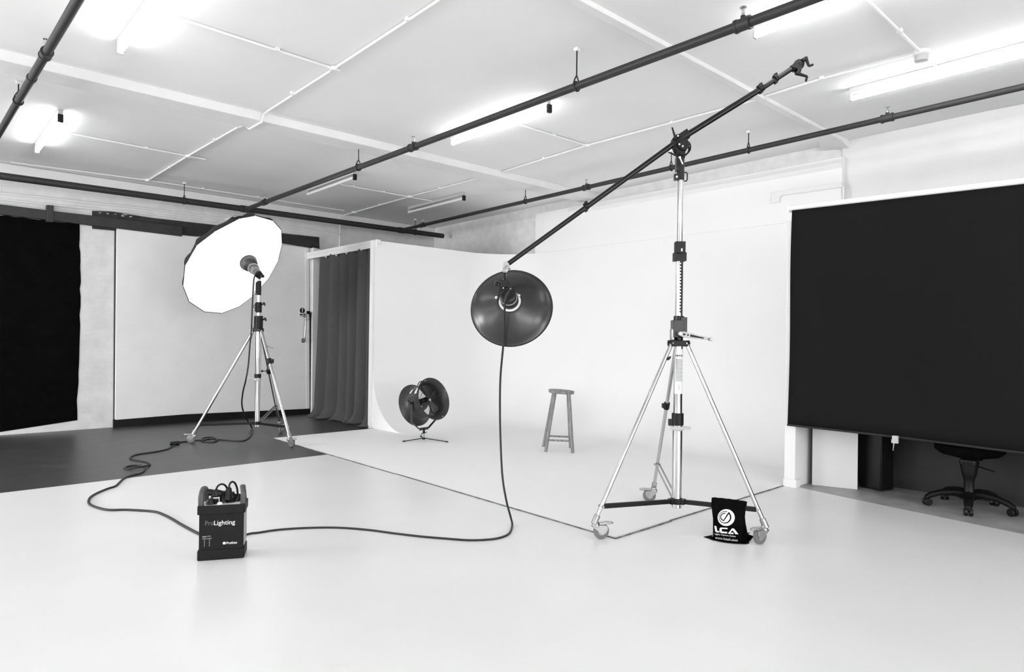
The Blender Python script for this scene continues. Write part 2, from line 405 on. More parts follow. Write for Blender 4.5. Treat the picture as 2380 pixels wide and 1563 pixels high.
for k in range(5):
    a = math.radians(192+72*k); dv = Vector((math.cos(a), math.sin(a), 0))
    e = cc+dv*.29
    b = MB(); rs = []
    for t_, z, hw, hh in ((.02,.10,.045,.04),(.10,.120,.04,.028),(.20,.110,.034,.024),(.27,.085,.03,.026),(.305,.062,.026,.02)):
        sd = Vector((-dv.y, dv.x, 0)); p = cc+dv*t_+Vector((0,0,z))
        rs.append([p+sd*hw*math.cos(q*PI/4)+Vector((0,0,hh*math.sin(q*PI/4))) for q in range(8)])
    b.rings(rs); leg = b.build('leg', M['black'], ch)
    sd = Vector((-dv.y, dv.x, 0)).lerp(dv, .3*((k % 2)*2-1)).normalized()
    b = MB()
    for s_ in (-1,1): b.cyl(e+sd*(.006*s_)+Vector((0,0,.030)), e+sd*(.028*s_)+Vector((0,0,.030)), .030, seg=20, bev=.004)
    b.cyl(e+Vector((0,0,.03)), e+Vector((0,0,.065)), .006)
    b.build('caster', M['black_satin'], leg)

# ------------------------------------------------------------------ back wall: panels, rail, sliding door
def bw(x, y, off=0.): return pl(x, y, 1, YB-off)
def slab(b, pix, th, off=0.):
    b.prism([bw(x, y, off) for x, y in pix], (0, -th, 0))
def ragged(p, q, n, amp):
    out = []
    for i in range(n):
        t = i/n; out.append((p[0]+(q[0]-p[0])*t+random.uniform(-amp, amp), p[1]+(q[1]-p[1])*t+random.uniform(-amp, amp)))
    return out
b = MB()
pts = [(-260,480)]+ragged((-80,492),(184,521),14,1.2)+ragged((184,521),(187,690),10,1.6)+ragged((187,690),(178,999),14,1.6)+[(-80,1017),(-260,1030)]
slab(b, pts, .004); struct(b.build('trim_6', M['brick_black']))
b = MB(); slab(b, [(-120,462),(0,477),(110,491),(240,506),(420,528),(420,551),(240,529),(110,513),(0,500),(-120,486)], .07, .004)
rl = thing('sliding_door_rail', bw(110,500), 'long dark steel rail along the back wall above the black painted panel', 'rail'); b.build('track', M['rail'], rl, bevel=.004)
b = MB(); slab(b, [(106,479),(122,480),(122,519),(106,517)], .10, 0); b.build('wall_bracket', M['rail'], rl, bevel=.004)
b = MB()
pts = [(214,491),(260,493),(350,507),(500,524),(600,535),(655,543),(740,552),(741,583),(716,576),(655,566),(560,556),(449,549),(360,540),(268,530),(268,537),(214,532)]
slab(b, pts, .03); struct(b.build('trim_7', M['header']))
# scuffs where the paint is missing
b = MB()
for x, y in [(232,495),(250,497),(268,498),(285,502),(290,499),(304,504),(226,515),(240,519),(262,523),(700,577),(690,575)]:
    n = 7; sx, sy = random.uniform(3,9), random.uniform(.6,1.6)
    slab(b, [(x+sx*math.cos(2*PI*k/n)*random.uniform(.6,1), y+.1*sx*math.cos(2*PI*k/n)+sy*math.sin(2*PI*k/n)*random.uniform(.5,1)) for k in range(n)], .0012, .030)
struct(b.build('trim_8', M['wall']))
# the door
dr = bpy.data.objects.new('door_1', None); COL.objects.link(dr); dr.location = bw(480,975); dr['kind'] = 'structure'
b = MB(); slab(b, [(270,532),(360,541),(449,551),(560,561),(716,577),(717,950),(430,963),(266,976)], .045, .006); b.build('door_leaf', M['door'], dr, bevel=.003)
b = MB(); slab(b, [(709,576.5),(716,577),(717,950),(712,950)], .006, .051); b.build('edge_strip', M['frame'], dr)
b = MB(); x_, z_ = bw(704,727), 0
hp, hq = bw(707,733,.055), bw(704,792,.055)
b.tube([hp, hp+Vector((0,-.06,-.01)), hp+Vector((0,-.07,-.06)), hq+Vector((0,-.07,.06)), hq+Vector((0,-.06,0)), hq], .013, 10)
b.cyl(hq+Vector((0,.004,0)), hq+Vector((0,-.012,0)), .036, seg=24, bev=.003); b.cyl(hp+Vector((0,.004,0)), hp+Vector((0,-.012,0)), .03, seg=24, bev=.003)
b.build('door_handle', M['steel'], dr)
b = MB(); lp = bw(715,727,.052); b.box(lp+Vector((0,-.02,0)), (.05,.04,.05)); b.tube([lp+Vector((.015,-.03,-.02)), lp+Vector((.02,-.03,-.09)), lp+Vector((.03,-.03,-.11)), lp+Vector((-.01,-.03,-.125))], .005, 6)
b.build('door_latch', M['black'], dr, bevel=.004)
# black kick area below the door
b = MB(); slab(b, [(262,976)]+ragged((266,975),(426,964),10,.6)+ragged((428,962),(560,958),8,.5)+ragged((560,957),(716,945),10,.5)+[(722,950),(734,962),(718,962),(426,983),(262,997)], .05, -.0)
o = struct(b.build('trim_9', M['black_paint']))
# black line down the left edge of the door and the dark slot on the right
b = MB(); slab(b, [(266,533),(270,533),(269,640),(267,800),(266,975),(263,975),(264,800),(265,640)], .012); slab(b, [(718.5,727),(723,729),(722,960),(717.5,950)], .05); struct(b.build('trim_10', M['rail']))
b = MB(); slab(b, [(722,577),(738,581),(733,970),(718.5,962)], .10); slab(b, [(717,578),(722,578),(721,727),(718,727)], .052); struct(b.build('trim_11', M['frame'], bevel=.003))
# sign
sg = thing('safety_sign', bw(702.5,726,.055), 'small mandatory sign with exclamation mark above the door handle', 'sign')
sc_ = bw(702.5,726,.052)
b = MB(); b.box(sc_+Vector((0,-.001,0)), (.105,.002,.165)); b.build('sign_plate', M['white'], sg)
b = MB(); b.cyl(sc_+Vector((0,-.002,.027)), sc_+Vector((0,-.0035,.027)), .045, seg=32); b.box(sc_+Vector((0,-.0028,-.043)), (.09,.0015,.026)); b.build('blue_disc', M['black'], sg)
b = MB(); cxx = sc_+Vector((0,-.004,.027)); b.prism([cxx+Vector((-.010,0,.034)), cxx+Vector((.010,0,.034)), cxx+Vector((.005,0,-.012)), cxx+Vector((-.005,0,-.012))], (0,-.001,0)); b.cyl(cxx+Vector((0,0,-.024)), cxx+Vector((0,-.001,-.024)), .008); b.build('exclamation_mark', M['white'], sg)
text('Keep locked', 'lettering', M['ink'], sg, sc_+Vector((0,-.004,-.043)), (1,0,0), (0,0,1), .010, .07)
b = MB()
for dz in (-.066,-.074): b.box(sc_+Vector((0,-.0025,dz)), (.085,.001,.003))
b.build('small_print', M['text_grey'], sg)

# white cable run along the back wall
def pipe_thing(name, pts, r, mt, label, cat, group=None, clips=(), clip_mt=None, clip_r=1.5):
    t = thing(name, Vector(pts[0]), label, cat, group)
    MB().tube(pts, r, 12).build('tube', mt, t)
    return t
t = pipe_thing('wall_conduit', [bw(-60,440,.02), bw(0,449,.02), bw(60,455,.02), bw(230,474,.02), bw(330,484,.02), bw(500,506,.02), bw(660,525,.02), bw(786,545,.02), bw(790,549,.02), bw(789,580,.02), bw(786,640,.02)], .012, M['conduit'], 'white conduit along the back brick wall bending down at its right end', 'conduit')
t = pipe_thing('wall_conduit', [bw(-60,458,.02), bw(0,464,.02), bw(150,480,.02), bw(330,496,.02), bw(500,516,.02)], .010, M['conduit'], 'thinner white conduit just below the longer one on the back wall', 'conduit')
t = pipe_thing('wall_conduit', [bw(790,545,.02), bw(791,500,.02)], .009, M['conduit'], 'short upright white conduit near the ceiling right of the door', 'conduit')
# plaster band at the wall head
b = MB(); b.box(((XL+XR)/2, YB-.012, 3.36), (XR-XL, .025, .14)); struct(b.build('trim_12', M['beam'], bevel=.006))

# ------------------------------------------------------------------ curtain bay between door and cove
XQ = 5.02
def cq(x, y): return pl(x, y, 0, XQ)
b = MB(); zt = 2.69
b.box((XQ-.02, (8.25+10.45)/2, zt-.02), (.07, 10.45-8.25, .05)); b.box((XQ-.035, (8.25+10.45)/2, zt-.075), (.035, 10.45-8.25, .06)); b.box((XQ+.01, (8.25+10.45)/2, zt-.055), (.05, 10.45-8.25, .02))
b.box((4.975, 8.30, 1.33), (.05, .05, 2.66))
struct(b.build('trim_13', M['frame'], bevel=.004))
cu = thing('curtain', (XQ, 9.35, 0), 'floor-length grey curtain hanging between the door and the white cove', 'curtain')
P = []; NY, NZ = 170, 46; random.seed(9)
folds = [(8.36,0),(8.48,.9),(8.60,0),(8.74,1),(8.92,.1),(9.05,.9),(9.2,.15),(9.33,.8),(9.45,0),(9.62,1),(9.86,.2),(10.0,.9),(10.10,.1),(10.22,.6)]
def fold(y):
    for i in range(len(folds)-1):
        if folds[i][0] <= y <= folds[i+1][0]:
            t = (y-folds[i][0])/(folds[i+1][0]-folds[i][0]); t = t*t*(3-2*t); return folds[i][1]*(1-t)+folds[i+1][1]*t
    return 0
for i in range(NY+1):
    y = 8.345+(10.13-8.345)*i/NY; row = []
    for k in range(NZ+1):
        s = k/NZ
        z = 2.60*(1-s)
        yy = y+.05*math.sin(2.2*y*3+1)*s*s*(.6 if 8.5 < y < 10.0 else .2)+.07*s*max(0, (y-9.9)/.23)
        amp = .05+.05*s
        x = XQ-.01-(fold(y+.03*math.sin(s*4+y*2)*s)-.5)*amp*1.75
        if s > .9:                      # cloth spilling on the floor
            q = (s-.9)/.1; x -= q*q*.16*(.4+.6*math.sin(y*7.3)**2); z = max(.012+.02*abs(math.sin(y*23+k)), z*.8)
            yy += .05*math.sin(y*11)*q
        row.append(Vector((x, yy, z)))
    P.append(row)
MB().grid(P).build('cloth', M['curtain'], cu, solid=.004, smooth=80)
for px, py in ((757,598),(781,594),(805,590),(838,583),(860,577)):
    c = pl(px, py, 0, XQ-.04); c.z = 2.585
    b = MB(); b.torus(c, (1,0,.3), .022, .006, 20, 8); b.box(c+Vector((0,.03,.012)), (.01,.04,.01)); b.cyl(c+Vector((.02,0,.02)), c+Vector((.02,0,.05)), .004, seg=8)
    b.build('curtain_ring', M['white'], cu)

# ------------------------------------------------------------------ sprinkler pipes
PT = {}
def pipe_line(name, p0, p1, r, mt, label, ext0=0, ext1=0):
    d = (p1-p0).normalized(); t = thing(name, (p0+p1)/2, label, 'pipe')
    MB().cyl(p0-d*ext0, p1+d*ext1, r, seg=20, bev=.004).build('pipe_run', mt, t)
    return t
yP = 9.95
a0, a1 = pl(0,409,1,yP), pl(1030,549,1,yP); d = (a1-a0)/(a1.x-a0.x)
back_pipe = pipe_line('sprinkler_pipe', a0-d*3, a1, .044, M['pipe_thick'], 'thick dark pipe running under the ceiling along the back wall')
m0 = pl(568,488,1,yP-.0)-Vector((0,.05,0)); m1 = pl(1864,6,0,m0.x)
main_pipe = pipe_line('sprinkler_pipe', m0, m1, .030, M['pipe'], 'dark pipe crossing the middle of the ceiling above the boom', 0, 4.0)
r0 = pl(933,535,1,yP)-Vector((0,.05,0)); r1 = pl(2380,201.5,0,r0.x)
right_pipe = pipe_line('sprinkler_pipe', r0, r1, .027, M['pipe'], 'dark pipe near the right wall passing above the black screen', 0, 3.0)
l0 = pl(0,307,2,3.30); l1 = pl(180.4,0,2,3.30); l00 = l0+(l0-l1)*((yP-l0.y)/(l0.y-l1.y))
left_pipe = pipe_line('sprinkler_pipe', l00, l1, .030, M['pipe'], 'dark pipe crossing the top left corner of the ceiling', 0, 3.0)
def on_pipe(p0, p1, x, y):      # point of a pipe nearest to the ray of a pixel
    d1 = (p1-p0).normalized(); d2 = ray(x, y).normalized(); w0 = p0-EYE
    a, bb, c = 1, d1.dot(d2), 1; dd, e = d1.dot(w0), d2.dot(w0)
    s = (bb*e-c*dd)/(a*c-bb*bb); return p0+d1*s
def hanger(root, p0, p1, x, y, r, mt):
    c = on_pipe(p0, p1, x, y); ax = (p1-p0).normalized(); top = cz(c.y); s = Vector((0,0,1)).cross(ax).normalized()
    b = MB(); b.torus(c, ax, r+.006, .006, 24, 6); k = min(.085, (top-c.z)*.6)
    b.tube([c+s*(r+.004)+Vector((0,0,.01)), c+s*(r*.8)+Vector((0,0,r+.012)), c+Vector((0,0,k))], .006, 6); b.tube([c-s*(r+.004)+Vector((0,0,.01)), c-s*(r*.8)+Vector((0,0,r+.012)), c+Vector((0,0,k))], .006, 6)
    h = b.build('hanger', mt, root)
    b = MB(); b.cyl(c+Vector((0,0,k-.01)), (c.x,c.y,top), .005, seg=8); b.build('rod', M['black'], h)
    b = MB(); b.box((c.x,c.y,top-.012), (.035,.035,.024)); b.build('ceiling_plate', M['white'], h)
def sprinkler(root, p0, p1, x, y, r, mt):
    c = on_pipe(p0, p1, x, y); ax = (p1-p0).normalized()
    b = MB(); b.cyl(c-ax*.045, c+ax*.045, r+.008, seg=20, bev=.004); b.cyl(c-ax*.05, c-ax*.035, r+.012, seg=20); b.cyl(c+ax*.035, c+ax*.05, r+.012, seg=20); b.cyl(c, c+Vector((0,0,r+.022)), .016)
    tee = b.build('tee_fitting', mt, root)
    b = MB(); h = c+Vector((0,0,r+.02)); b.cyl(h, h+Vector((0,0,.018)), .011)
    for s in (-1,1): b.tube([h+Vector((.008*s,0,.015)), h+Vector((.017*s,0,.03)), h+Vector((.006*s,0,.05))], .0028, 6)
    b.cyl(h+Vector((0,0,.018)), h+Vector((0,0,.05)), .0025); b.cyl(h+Vector((0,0,.052)), h+Vector((0,0,.055)), .021, seg=16)
    b.build('sprinkler_head', M['steel'], tee)
for x, y in ((1339,198),(834,392)): hanger(main_pipe, m0, m1, x, y, .03, M['pipe'])
for x, y in ((1727,57),(961,344),(615,470)): sprinkler(main_pipe, m0, m1, x, y, .03, M['pipe'])
for x, y in ((1739,345),(1221,468),(1560,390)): hanger(right_pipe, r0, r1, x, y, .027, M['pipe'])
for x, y in ((2062,272),(1363,437),(982,522)): sprinkler(right_pipe, r0, r1, x, y, .027, M['pipe'])
for x, y in ((428,466),(965,540)): hanger(back_pipe, a0, a1, x, y, .044, M['pipe_thick'])
for x, y in ((568,488),(933,535)): 
    c = on_pipe(a0, a1, x, y); MB().cyl(c-Vector((.06,0,0)), c+Vector((.06,0,0)), .052, seg=20, bev=.005).build('tee_fitting', M['pipe_thick'], back_pipe)
hanger(left_pipe, l00, l1, 43, 235, .03, M['pipe']); sprinkler(left_pipe, l00, l1, 107, 125, .03, M['pipe'])
b = MB(); c = on_pipe(l00, l1, 74, 182); b.cyl(c-Vector((0,.02,0)), c+Vector((0,.02,0)), .036); b.build('coupling', M['pipe'], left_pipe)

# ------------------------------------------------------------------ white ceiling conduits
def cpt(X, Y, off=.014): return Vector((X, Y, cz(Y)-off))
def conduit(name, segs, boxes, clips, label, r=.011):
    t = thing(name, cpt(*segs[0][0]), label, 'conduit')
    for s in segs:
        MB().tube([cpt(*p) if len(p) == 2 else Vector(p) for p in s], r, 10).build('tube', M['conduit'], t)
    for X, Y in boxes:
        b = MB(); b.cyl(cpt(X,Y,.0), cpt(X,Y,.034), .034, seg=20, bev=.004)
        for dx, dy in ((.05,0),(-.05,0),(0,.05),(0,-.05)): b.cyl(cpt(X,Y), cpt(X+dx,Y+dy), .015, seg=10)
        b.build('junction_box', M['conduit'], t)
    for X, Y in clips:
        MB().box(cpt(X,Y,.010), (.034,.034,.028)).build('clip', M['conduit'], t, bevel=.003)
    return t
bm1 = [(2.55,6.96),(2.555,6.84),(2.56,6.72,Z1-.012),(2.56,6.41,Z1-.012),(2.565,6.38,cz(6.3)-.03),(2.57,6.3)]
def lift(pts): return [Vector(p) if len(p) == 3 else cpt(*p) for p in pts]
t = conduit('ceiling_conduit', [[(2.48,10.12),(2.50,8.47),(2.54,6.96)], [(2.57,6.3),(2.56,4.95),(2.54,3.48),(2.54,2.93)], [(1.20,8.44),(2.70,8.47)], [(1.28,4.92),(2.56,4.95)], [(.98,10.3),(2.48,10.12),(5.46,10.12)]],
    [(2.505,8.47),(2.56,4.95),(2.48,10.12)], [(2.05,8.465),(2.52,7.6),(2.50,9.2),(2.08,4.933),(2.55,5.7),(2.54,3.85),(3.2,10.12),(4.0,10.12)], 'white conduit lines crossing the left half of the ceiling')
MB().tube(lift(bm1), .011, 8).build('tube', M['conduit'], t)
t = conduit('ceiling_conduit', [[(5.65,10.5),(5.65,8.44),(5.68,6.83)], [(5.70,6.42),(5.62,4.90),(5.68,2.90)], [(5.66,2.86),(5.62,2.32),(5.68,1.60)], [(4.62,4.91),(5.62,4.90)], [(4.44,8.47),(6.14,8.46)], [(4.30,1.595),(5.68,1.60),(6.04,1.60)]],
    [(5.65,8.45),(5.62,4.90),(5.65,10.12)], [(4.70,8.455),(5.2,8.46),(5.65,9.3),(5.65,7.7),(5.1,4.91),(5.65,5.6),(5.66,3.81),(5.62,2.32),(5.17,1.597),(5.65,1.62)], 'white conduit lines crossing the right half of the ceiling')
c = cpt(5.67,1.60,0)
t = thing('smoke_detector', c, 'white round detector on the ceiling at the conduit end, near the right-hand lit tube', 'detector')
b = MB(); b.lathe(c, (0,0,-1), [(0,.058),(.03,.06),(.034,.05)], 28); b.build('base', M['conduit'], t)
b = MB(); b.lathe(c-Vector((0,0,.034)), (0,0,-1), [(0,.048),(.03,.05),(.045,.044),(.048,.02)], 28); b.build('sensor_cap', M['fixture'], t)
# trunking on the right wall
t = thing('cable_trunking', pl(1800,455,0,7.5), 'white angled cable trunking on the right wall above the screen end', 'trunking')
q = lambda x, y: pl(x, y, 0, 7.508)
MB().prism([q(1797,448),(q(1957,425)),(q(1962,436)),(q(1820,456)),(q(1816,459)),(q(1815,471)),(q(1796,473))], (-.04,0,0)).build('channel', M['conduit'], t, bevel=.003)
MB().prism([q(1960,434),q(1964,434),q(1964,475),q(1960,475)], (-.03,0,0)).build('channel', M['conduit'], t, bevel=.002)

# ------------------------------------------------------------------ fluorescent fittings
def tube_light(X, Y0, Y1, lit, label, shield=None):
    t = thing('fluorescent_light', (X, (Y0+Y1)/2, cz((Y0+Y1)/2)), label, 'ceiling light', 'fluorescent fittings on the ceiling')
    dY = Y1-Y0
    b = MB(); za, zb = cz(Y0), cz(Y1)
    b.prism([(X-.022,Y0,za),(X+.022,Y0,za),(X+.020,Y0,za-.045),(X-.020,Y0,za-.045)], (0,dY,zb-za)); b.build('housing', M['fixture'], t, bevel=.003)
    for Y, z in ((Y0,za),(Y1,zb)):
        s = -1 if Y == Y0 else 1
        b = MB(); b.box((X,Y-s*.008,z-.055), (.042,.014,.11)); b.build('end_holder', M['fixture'], t, bevel=.002)
    if shield:
        for e in shield:
            Y, z = (Y0,za) if e == 0 else (Y1,zb)
            b = MB(); b.box((X,Y,z-.085), (.046,.03,.075)); b.build('end_cap', M['black'], t, bevel=.003)
    b = MB(); b.cyl((X,Y0+.012,za-.088), (X,Y1-.012,zb-.088), .019, seg=16); b.build('tube', M['tube'] if lit else M['tube_off'], t)
tube_light(1.17, 4.10, 5.60, True, 'lit tube at the top left, cut by the upper edge of the picture')
tube_light(1.11, 7.68, 9.18, True, 'lit tube at the far left, nearest the back wall', [0])
tube_light(4.34, 4.24, 5.70, True, 'lit tube behind the long pipe in the middle of the ceiling', [0])
tube_light(4.34, .78, 2.26, True, 'lit tube at the top edge beside the pipe, above the boom tip')
tube_light(6.06, .76, 2.26, True, 'lit tube at the right edge of the picture above the screen')
tube_light(4.31, 7.72, 9.07, False, 'unlit tube above the umbrella, under the long pipe', [0])
tube_light(6.10, 7.70, 9.15, False, 'unlit tube in the far corner above the cove', [0])
for X in (-2.0, 1.17, 4.34, 6.06):  # tubes out of view, added to light the room
    for Y in (-2.4,-5.8): tube_light(X, Y, Y+1.48, True, 'unseen lit tube added on the ceiling behind the camera')
for Y in (.8, 4.2, 7.7): tube_light(-2.0, Y, Y+1.48, True, 'unseen lit tube added on the ceiling left of the picture')

# ------------------------------------------------------------------ light stands
def caster(root, contact, stem_px_dir, wr=.05, name='caster'):
    d = Vector((stem_px_dir[0], stem_px_dir[1], 0)).normalized()     # from stem to wheel centre (trail), lever points the same way
    c = Vector((contact.x, contact.y, wr)); sd = Vector((-d.y, d.x, 0)); st = c-d*.038
    b = MB()
    for s in (-1,1):
        o_ = sd*(.019*s); poly = [st+o_+Vector((0,0,wr*.50))-d*.020, st+o_+Vector((0,0,wr*.66))-d*.016, c+o_+d*.006+Vector((0,0,.040)), c+o_+d*.036+Vector((0,0,.034)), c+o_+d*.040+Vector((0,0,.010)), c+o_+d*.024+Vector((0,0,-.014)), c+o_+Vector((0,0,-.022)), c+o_-d*.014+Vector((0,0,-.012)), st+o_+d*.004+Vector((0,0,.006))]
        b.prism(poly, sd*(.003*s))
    b.box(st+Vector((0,0,wr*.64+.0)) + d*.012, (.07,.045,.012), u=d, v=sd); b.lathe(st+Vector((0,0,wr*.60)), (0,0,1), [(0,.026),(.012,.026),(.02,.02),(.03,.018)], 18)
    cs = b.build('caster', M['steel'], root, bevel=.0015)
    b = MB(); b.lathe(c-sd*.014, sd, [(0,wr-.008),(.003,wr-.001),(.008,wr),(.020,wr),(.025,wr-.001),(.028,wr-.008)], 30); b.build('tyre', M['tyre'], cs)
    b = MB(); b.lathe(c-sd*.0165, sd, [(0,.006),(0,.012),(.002,.014),(.003,wr-.014),(.030,wr-.014),(.031,.014),(.033,.012),(.033,.006)], 24); b.build('wheel_hub', M['light_grey'], cs)
    b = MB(); p = c+d*.012+Vector((0,0,.042)); b.prism([p-sd*.018-d*.03, p+sd*.018-d*.03, p+d*.035+sd*.020+Vector((0,0,.004)), p+d*.068+sd*.012+Vector((0,0,.0)), p+d*.068-sd*.012+Vector((0,0,.0)), p+d*.035-sd*.020+Vector((0,0,.004))], (0,0,.013)); b.build('brake_lever', M['steel'], cs, bevel=.002)
    return st+Vector((0,0,.078))
def stand(label, C, contacts, trails, zh, zs, leg_r, col_r, fracs, ztop_col, wr):
    root = thing('light_stand', (C.x, C.y, 0), label, 'light stand')
    tops = []
    for ct, tr in zip(contacts, trails): tops.append(caster(root, ct, tr, wr))
    C = Vector((C.x, C.y, 0))
    for i, tp in enumerate(tops):
        dv = Vector((tp.x-C.x, tp.y-C.y, 0)).normalized(); a = C+dv*.062+Vector((0,0,zh-.01)); e = tp+Vector((0,0,.0))
        b = MB(); b.cyl(a, e, leg_r, seg=18); lg = b.build('leg', M['chrome'], root)
        ax = (a-e).normalized()
        b = MB(); b.cyl(e-ax*.035, e+ax*.03, leg_r+.007, seg=14, bev=.003); b.build('leg_socket', M['cast'], lg)
        s = e.lerp(a, fracs[i]); hb = C+dv*.045+Vector((0,0,zs)); sd = Vector((-dv.y,dv.x,0))
        b = MB()
        if fracs[i] > .15: 
            for k in (-1,1): b.bar(hb+sd*.016*k, s+sd*.016*k, .022, .004, sd)
        else: b.bar(hb, s-dv*.01, .030, .024, sd)
        st_ = b.build('brace', M['black'] if fracs[i] <= .15 else M['cast'], root, bevel=.003)
        b = MB(); b.cyl(s-sd*.028, s+sd*.028, .008, seg=12); b.cyl(hb-sd*.022, hb+sd*.022, .007, seg=12); b.build('bolt', M['steel'], st_)
    b = MB()
    b.cyl(C+Vector((0,0,zs-.045)), C+Vector((0,0,ztop_col)), col_r, seg=28); b.build('column', M['chrome'], root)
    b = MB(); b.cyl(C+Vector((0,0,zs-.02)), C+Vector((0,0,zs+.02)), col_r+.008, seg=20, bev=.003)
    for ct in tops:
        dv = Vector((ct.x-C.x, ct.y-C.y, 0)).normalized(); b.box(C+dv*.045+Vector((0,0,zs)), (.03,.045,.036), u=dv, v=Vector((-dv.y,dv.x,0)))
    b.build('lower_collar', M['black'], root, bevel=.003)
    b = MB(); pts = []
    for i, tp in enumerate(sorted(tops, key=lambda t: math.atan2(t.y-C.y, t.x-C.x))):
        a = math.atan2(tp.y-C.y, tp.x-C.x)
        pts += [C+Vector((math.cos(a-.42)*.078, math.sin(a-.42)*.078, zh-.022)), C+Vector((math.cos(a+.42)*.078, math.sin(a+.42)*.078, zh-.022))]
    b.prism(pts, (0,0,.042)); pt = b.build('apex_plate', M['black'], root, bevel=.004)
    b = MB()
    for tp in tops:
        dv = Vector((tp.x-C.x, tp.y-C.y, 0)).normalized(); sd = Vector((-dv.y,dv.x,0))
        for k in (-1,1): b.cyl(C+dv*.068+sd*.026*k+Vector((0,0,zh)), C+dv*.068+sd*.034*k+Vector((0,0,zh)), .007, seg=10)
    b.build('rivets', M['steel'], pt)
    return root, C, tops

# --- boom stand (right)
C1 = Vector((3.975, 2.60, 0))
cA, cB, cC = fl(1397,1253), fl(1766,1265), fl(1509,1167)
vr, vb = Vector((RT.x, RT.y, 0)).normalized(), Vector((fw.x, fw.y, 0)).normalized()
bs, C1, tops1 = stand('tall chrome wind-up stand with the long boom arm, on wheels in the foreground right', C1, (cA, cB, cC), (vr*.8+vb*.2, -vr*.8-vb*.45, -vr-vb*.1), 1.285, .190, .0135, .034, (.07,.07,.17), .80, .052)
dC = (C1-EYE).dot(fw)
def zc(y, x=1570): return W(x, y, dC).z
def up1(z): return C1+Vector((0,0,z))
# column stages
MB().cyl(up1(.79), up1(1.30), .030, seg=28).build('column', M['chrome'], bs)
o = MB().cyl(up1(.715), up1(.80), .041, seg=28, bev=.004); o.box(up1(.735)-vr*.045, (.035,.03,.045), u=vr, v=vb); o.build('black_collar', M['black'], bs)
b = MB(); lv = up1(.70); b.lathe(lv-Vector((0,0,.024)), (0,0,1), [(0,.03),(.006,.042),(.020,.046),(.028,.04)], 24)
b.prism([lv-vr*.055-vb*.02+Vector((0,0,-.008)), lv-vb*.05+Vector((0,0,-.008)), lv+vr*.085-vb*.03+Vector((0,0,-.012)), lv+vr*.09-vb*.01+Vector((0,0,-.012)), lv+vb*.03+Vector((0,0,-.008))], (0,0,.018)); b.build('locking_lever', M['light_grey'], bs, bevel=.004)
b = MB(); rs = []
seg = 14
for z in (.935, 1.245):
    rs.append([up1(z)+(-vb*math.cos(a)+vr*math.sin(a))*.0308 for a in [(-1.15+2.3*i/seg) for i in range(seg+1)]])
b.grid(rs); lb = b.build('instruction_label', M['label'], bs, fix=False)
b = MB(); b2_ = MB()
def onlab(a, z, r=.0312): return up1(z)+(-vb*math.cos(a)+vr*math.sin(a))*r
for i in range(34):
    z = 1.175-.0052*i
    if z < 1.02: break
    wl_ = .8 if i % 5 else .45
    b.grid([[onlab(-.85+(wl_+.85)*k/8,z) for k in range(9)], [onlab(-.85+(wl_+.85)*k/8,z-.0022) for k in range(9)]])
for k in range(5):
    b2_.add([onlab(-.9+k*.38,1.205), onlab(-.68+k*.38,1.205), onlab(-.68+k*.38,1.194), onlab(-.9+k*.38,1.194)], [(0,1,2,3)])
def ll(p, q, w=.0016): b2_.add([onlab(p[0]-w*16,p[1]), onlab(p[0]+w*16,p[1]), onlab(q[0]+w*16,q[1]), onlab(q[0]-w*16,q[1])], [(0,1,2,3)])
ll((0,.998),(0,.965)); ll((0,.978),(-.5,.955)); ll((0,.978),(.5,.955)); ll((-.2,1.0),(.2,.985))
b.build('printed_lines', M['grey_ink'], lb, fix=False); b2_.build('printed_symbols', M['black'], lb, fix=False)
# winch housing and crank
b = MB(); b.cyl(up1(1.305), up1(1.335), .030, seg=24); b.box(up1(1.385)-vr*.012-vb*.01, (.075,.085,.12), u=vr, v=vb); b.box(up1(1.40)+vr*.024-vb*.035, (.045,.03,.13), u=vr, v=vb); b.cyl(up1(1.44), up1(1.475), .036, seg=24, bev=.004); b.build('winch_housing', M['black_satin'], bs, bevel=.006)
MB().box(up1(1.345)-vr*.05-vb*.02, (.022,.06,.08), u=vr, v=vb).build('side_cover', M['cast'], bs, bevel=.006)
h0, h1 = W(1580,776,dC-.07), W(1648,789,dC-.10)
b = MB(); ax = (h1-h0).normalized(); sd_ = ax.cross(fw).normalized()
b.prism([h0-ax*.012-sd_*.012, h0-ax*.012+sd_*.012, h0+ax*.02+sd_*.02, h1+sd_*.008, h1+ax*.008, h1-sd_*.008, h0+ax*.02-sd_*.02], -fw*.012); b.cyl(h1+fw*.0, h1-fw*.045, .011, seg=16, bev=.003); b.cyl(h0+fw*.03, h0-fw*.02, .014, seg=16)
ck = b.build('crank_handle', M['cast'], bs, bevel=.003)
b = MB()
for t0_, t1_ in ((.10,.18),(.24,.29),(.34,.80)):
    pa, pb = h0.lerp(h1, t0_)-fw*.0135, h0.lerp(h1, t1_)-fw*.0135; b.prism([pa-sd_*.008, pa+sd_*.008, pb+sd_*.004, pb-sd_*.004], -fw*.0008)
b.build('handle_slots', M['black'], ck)
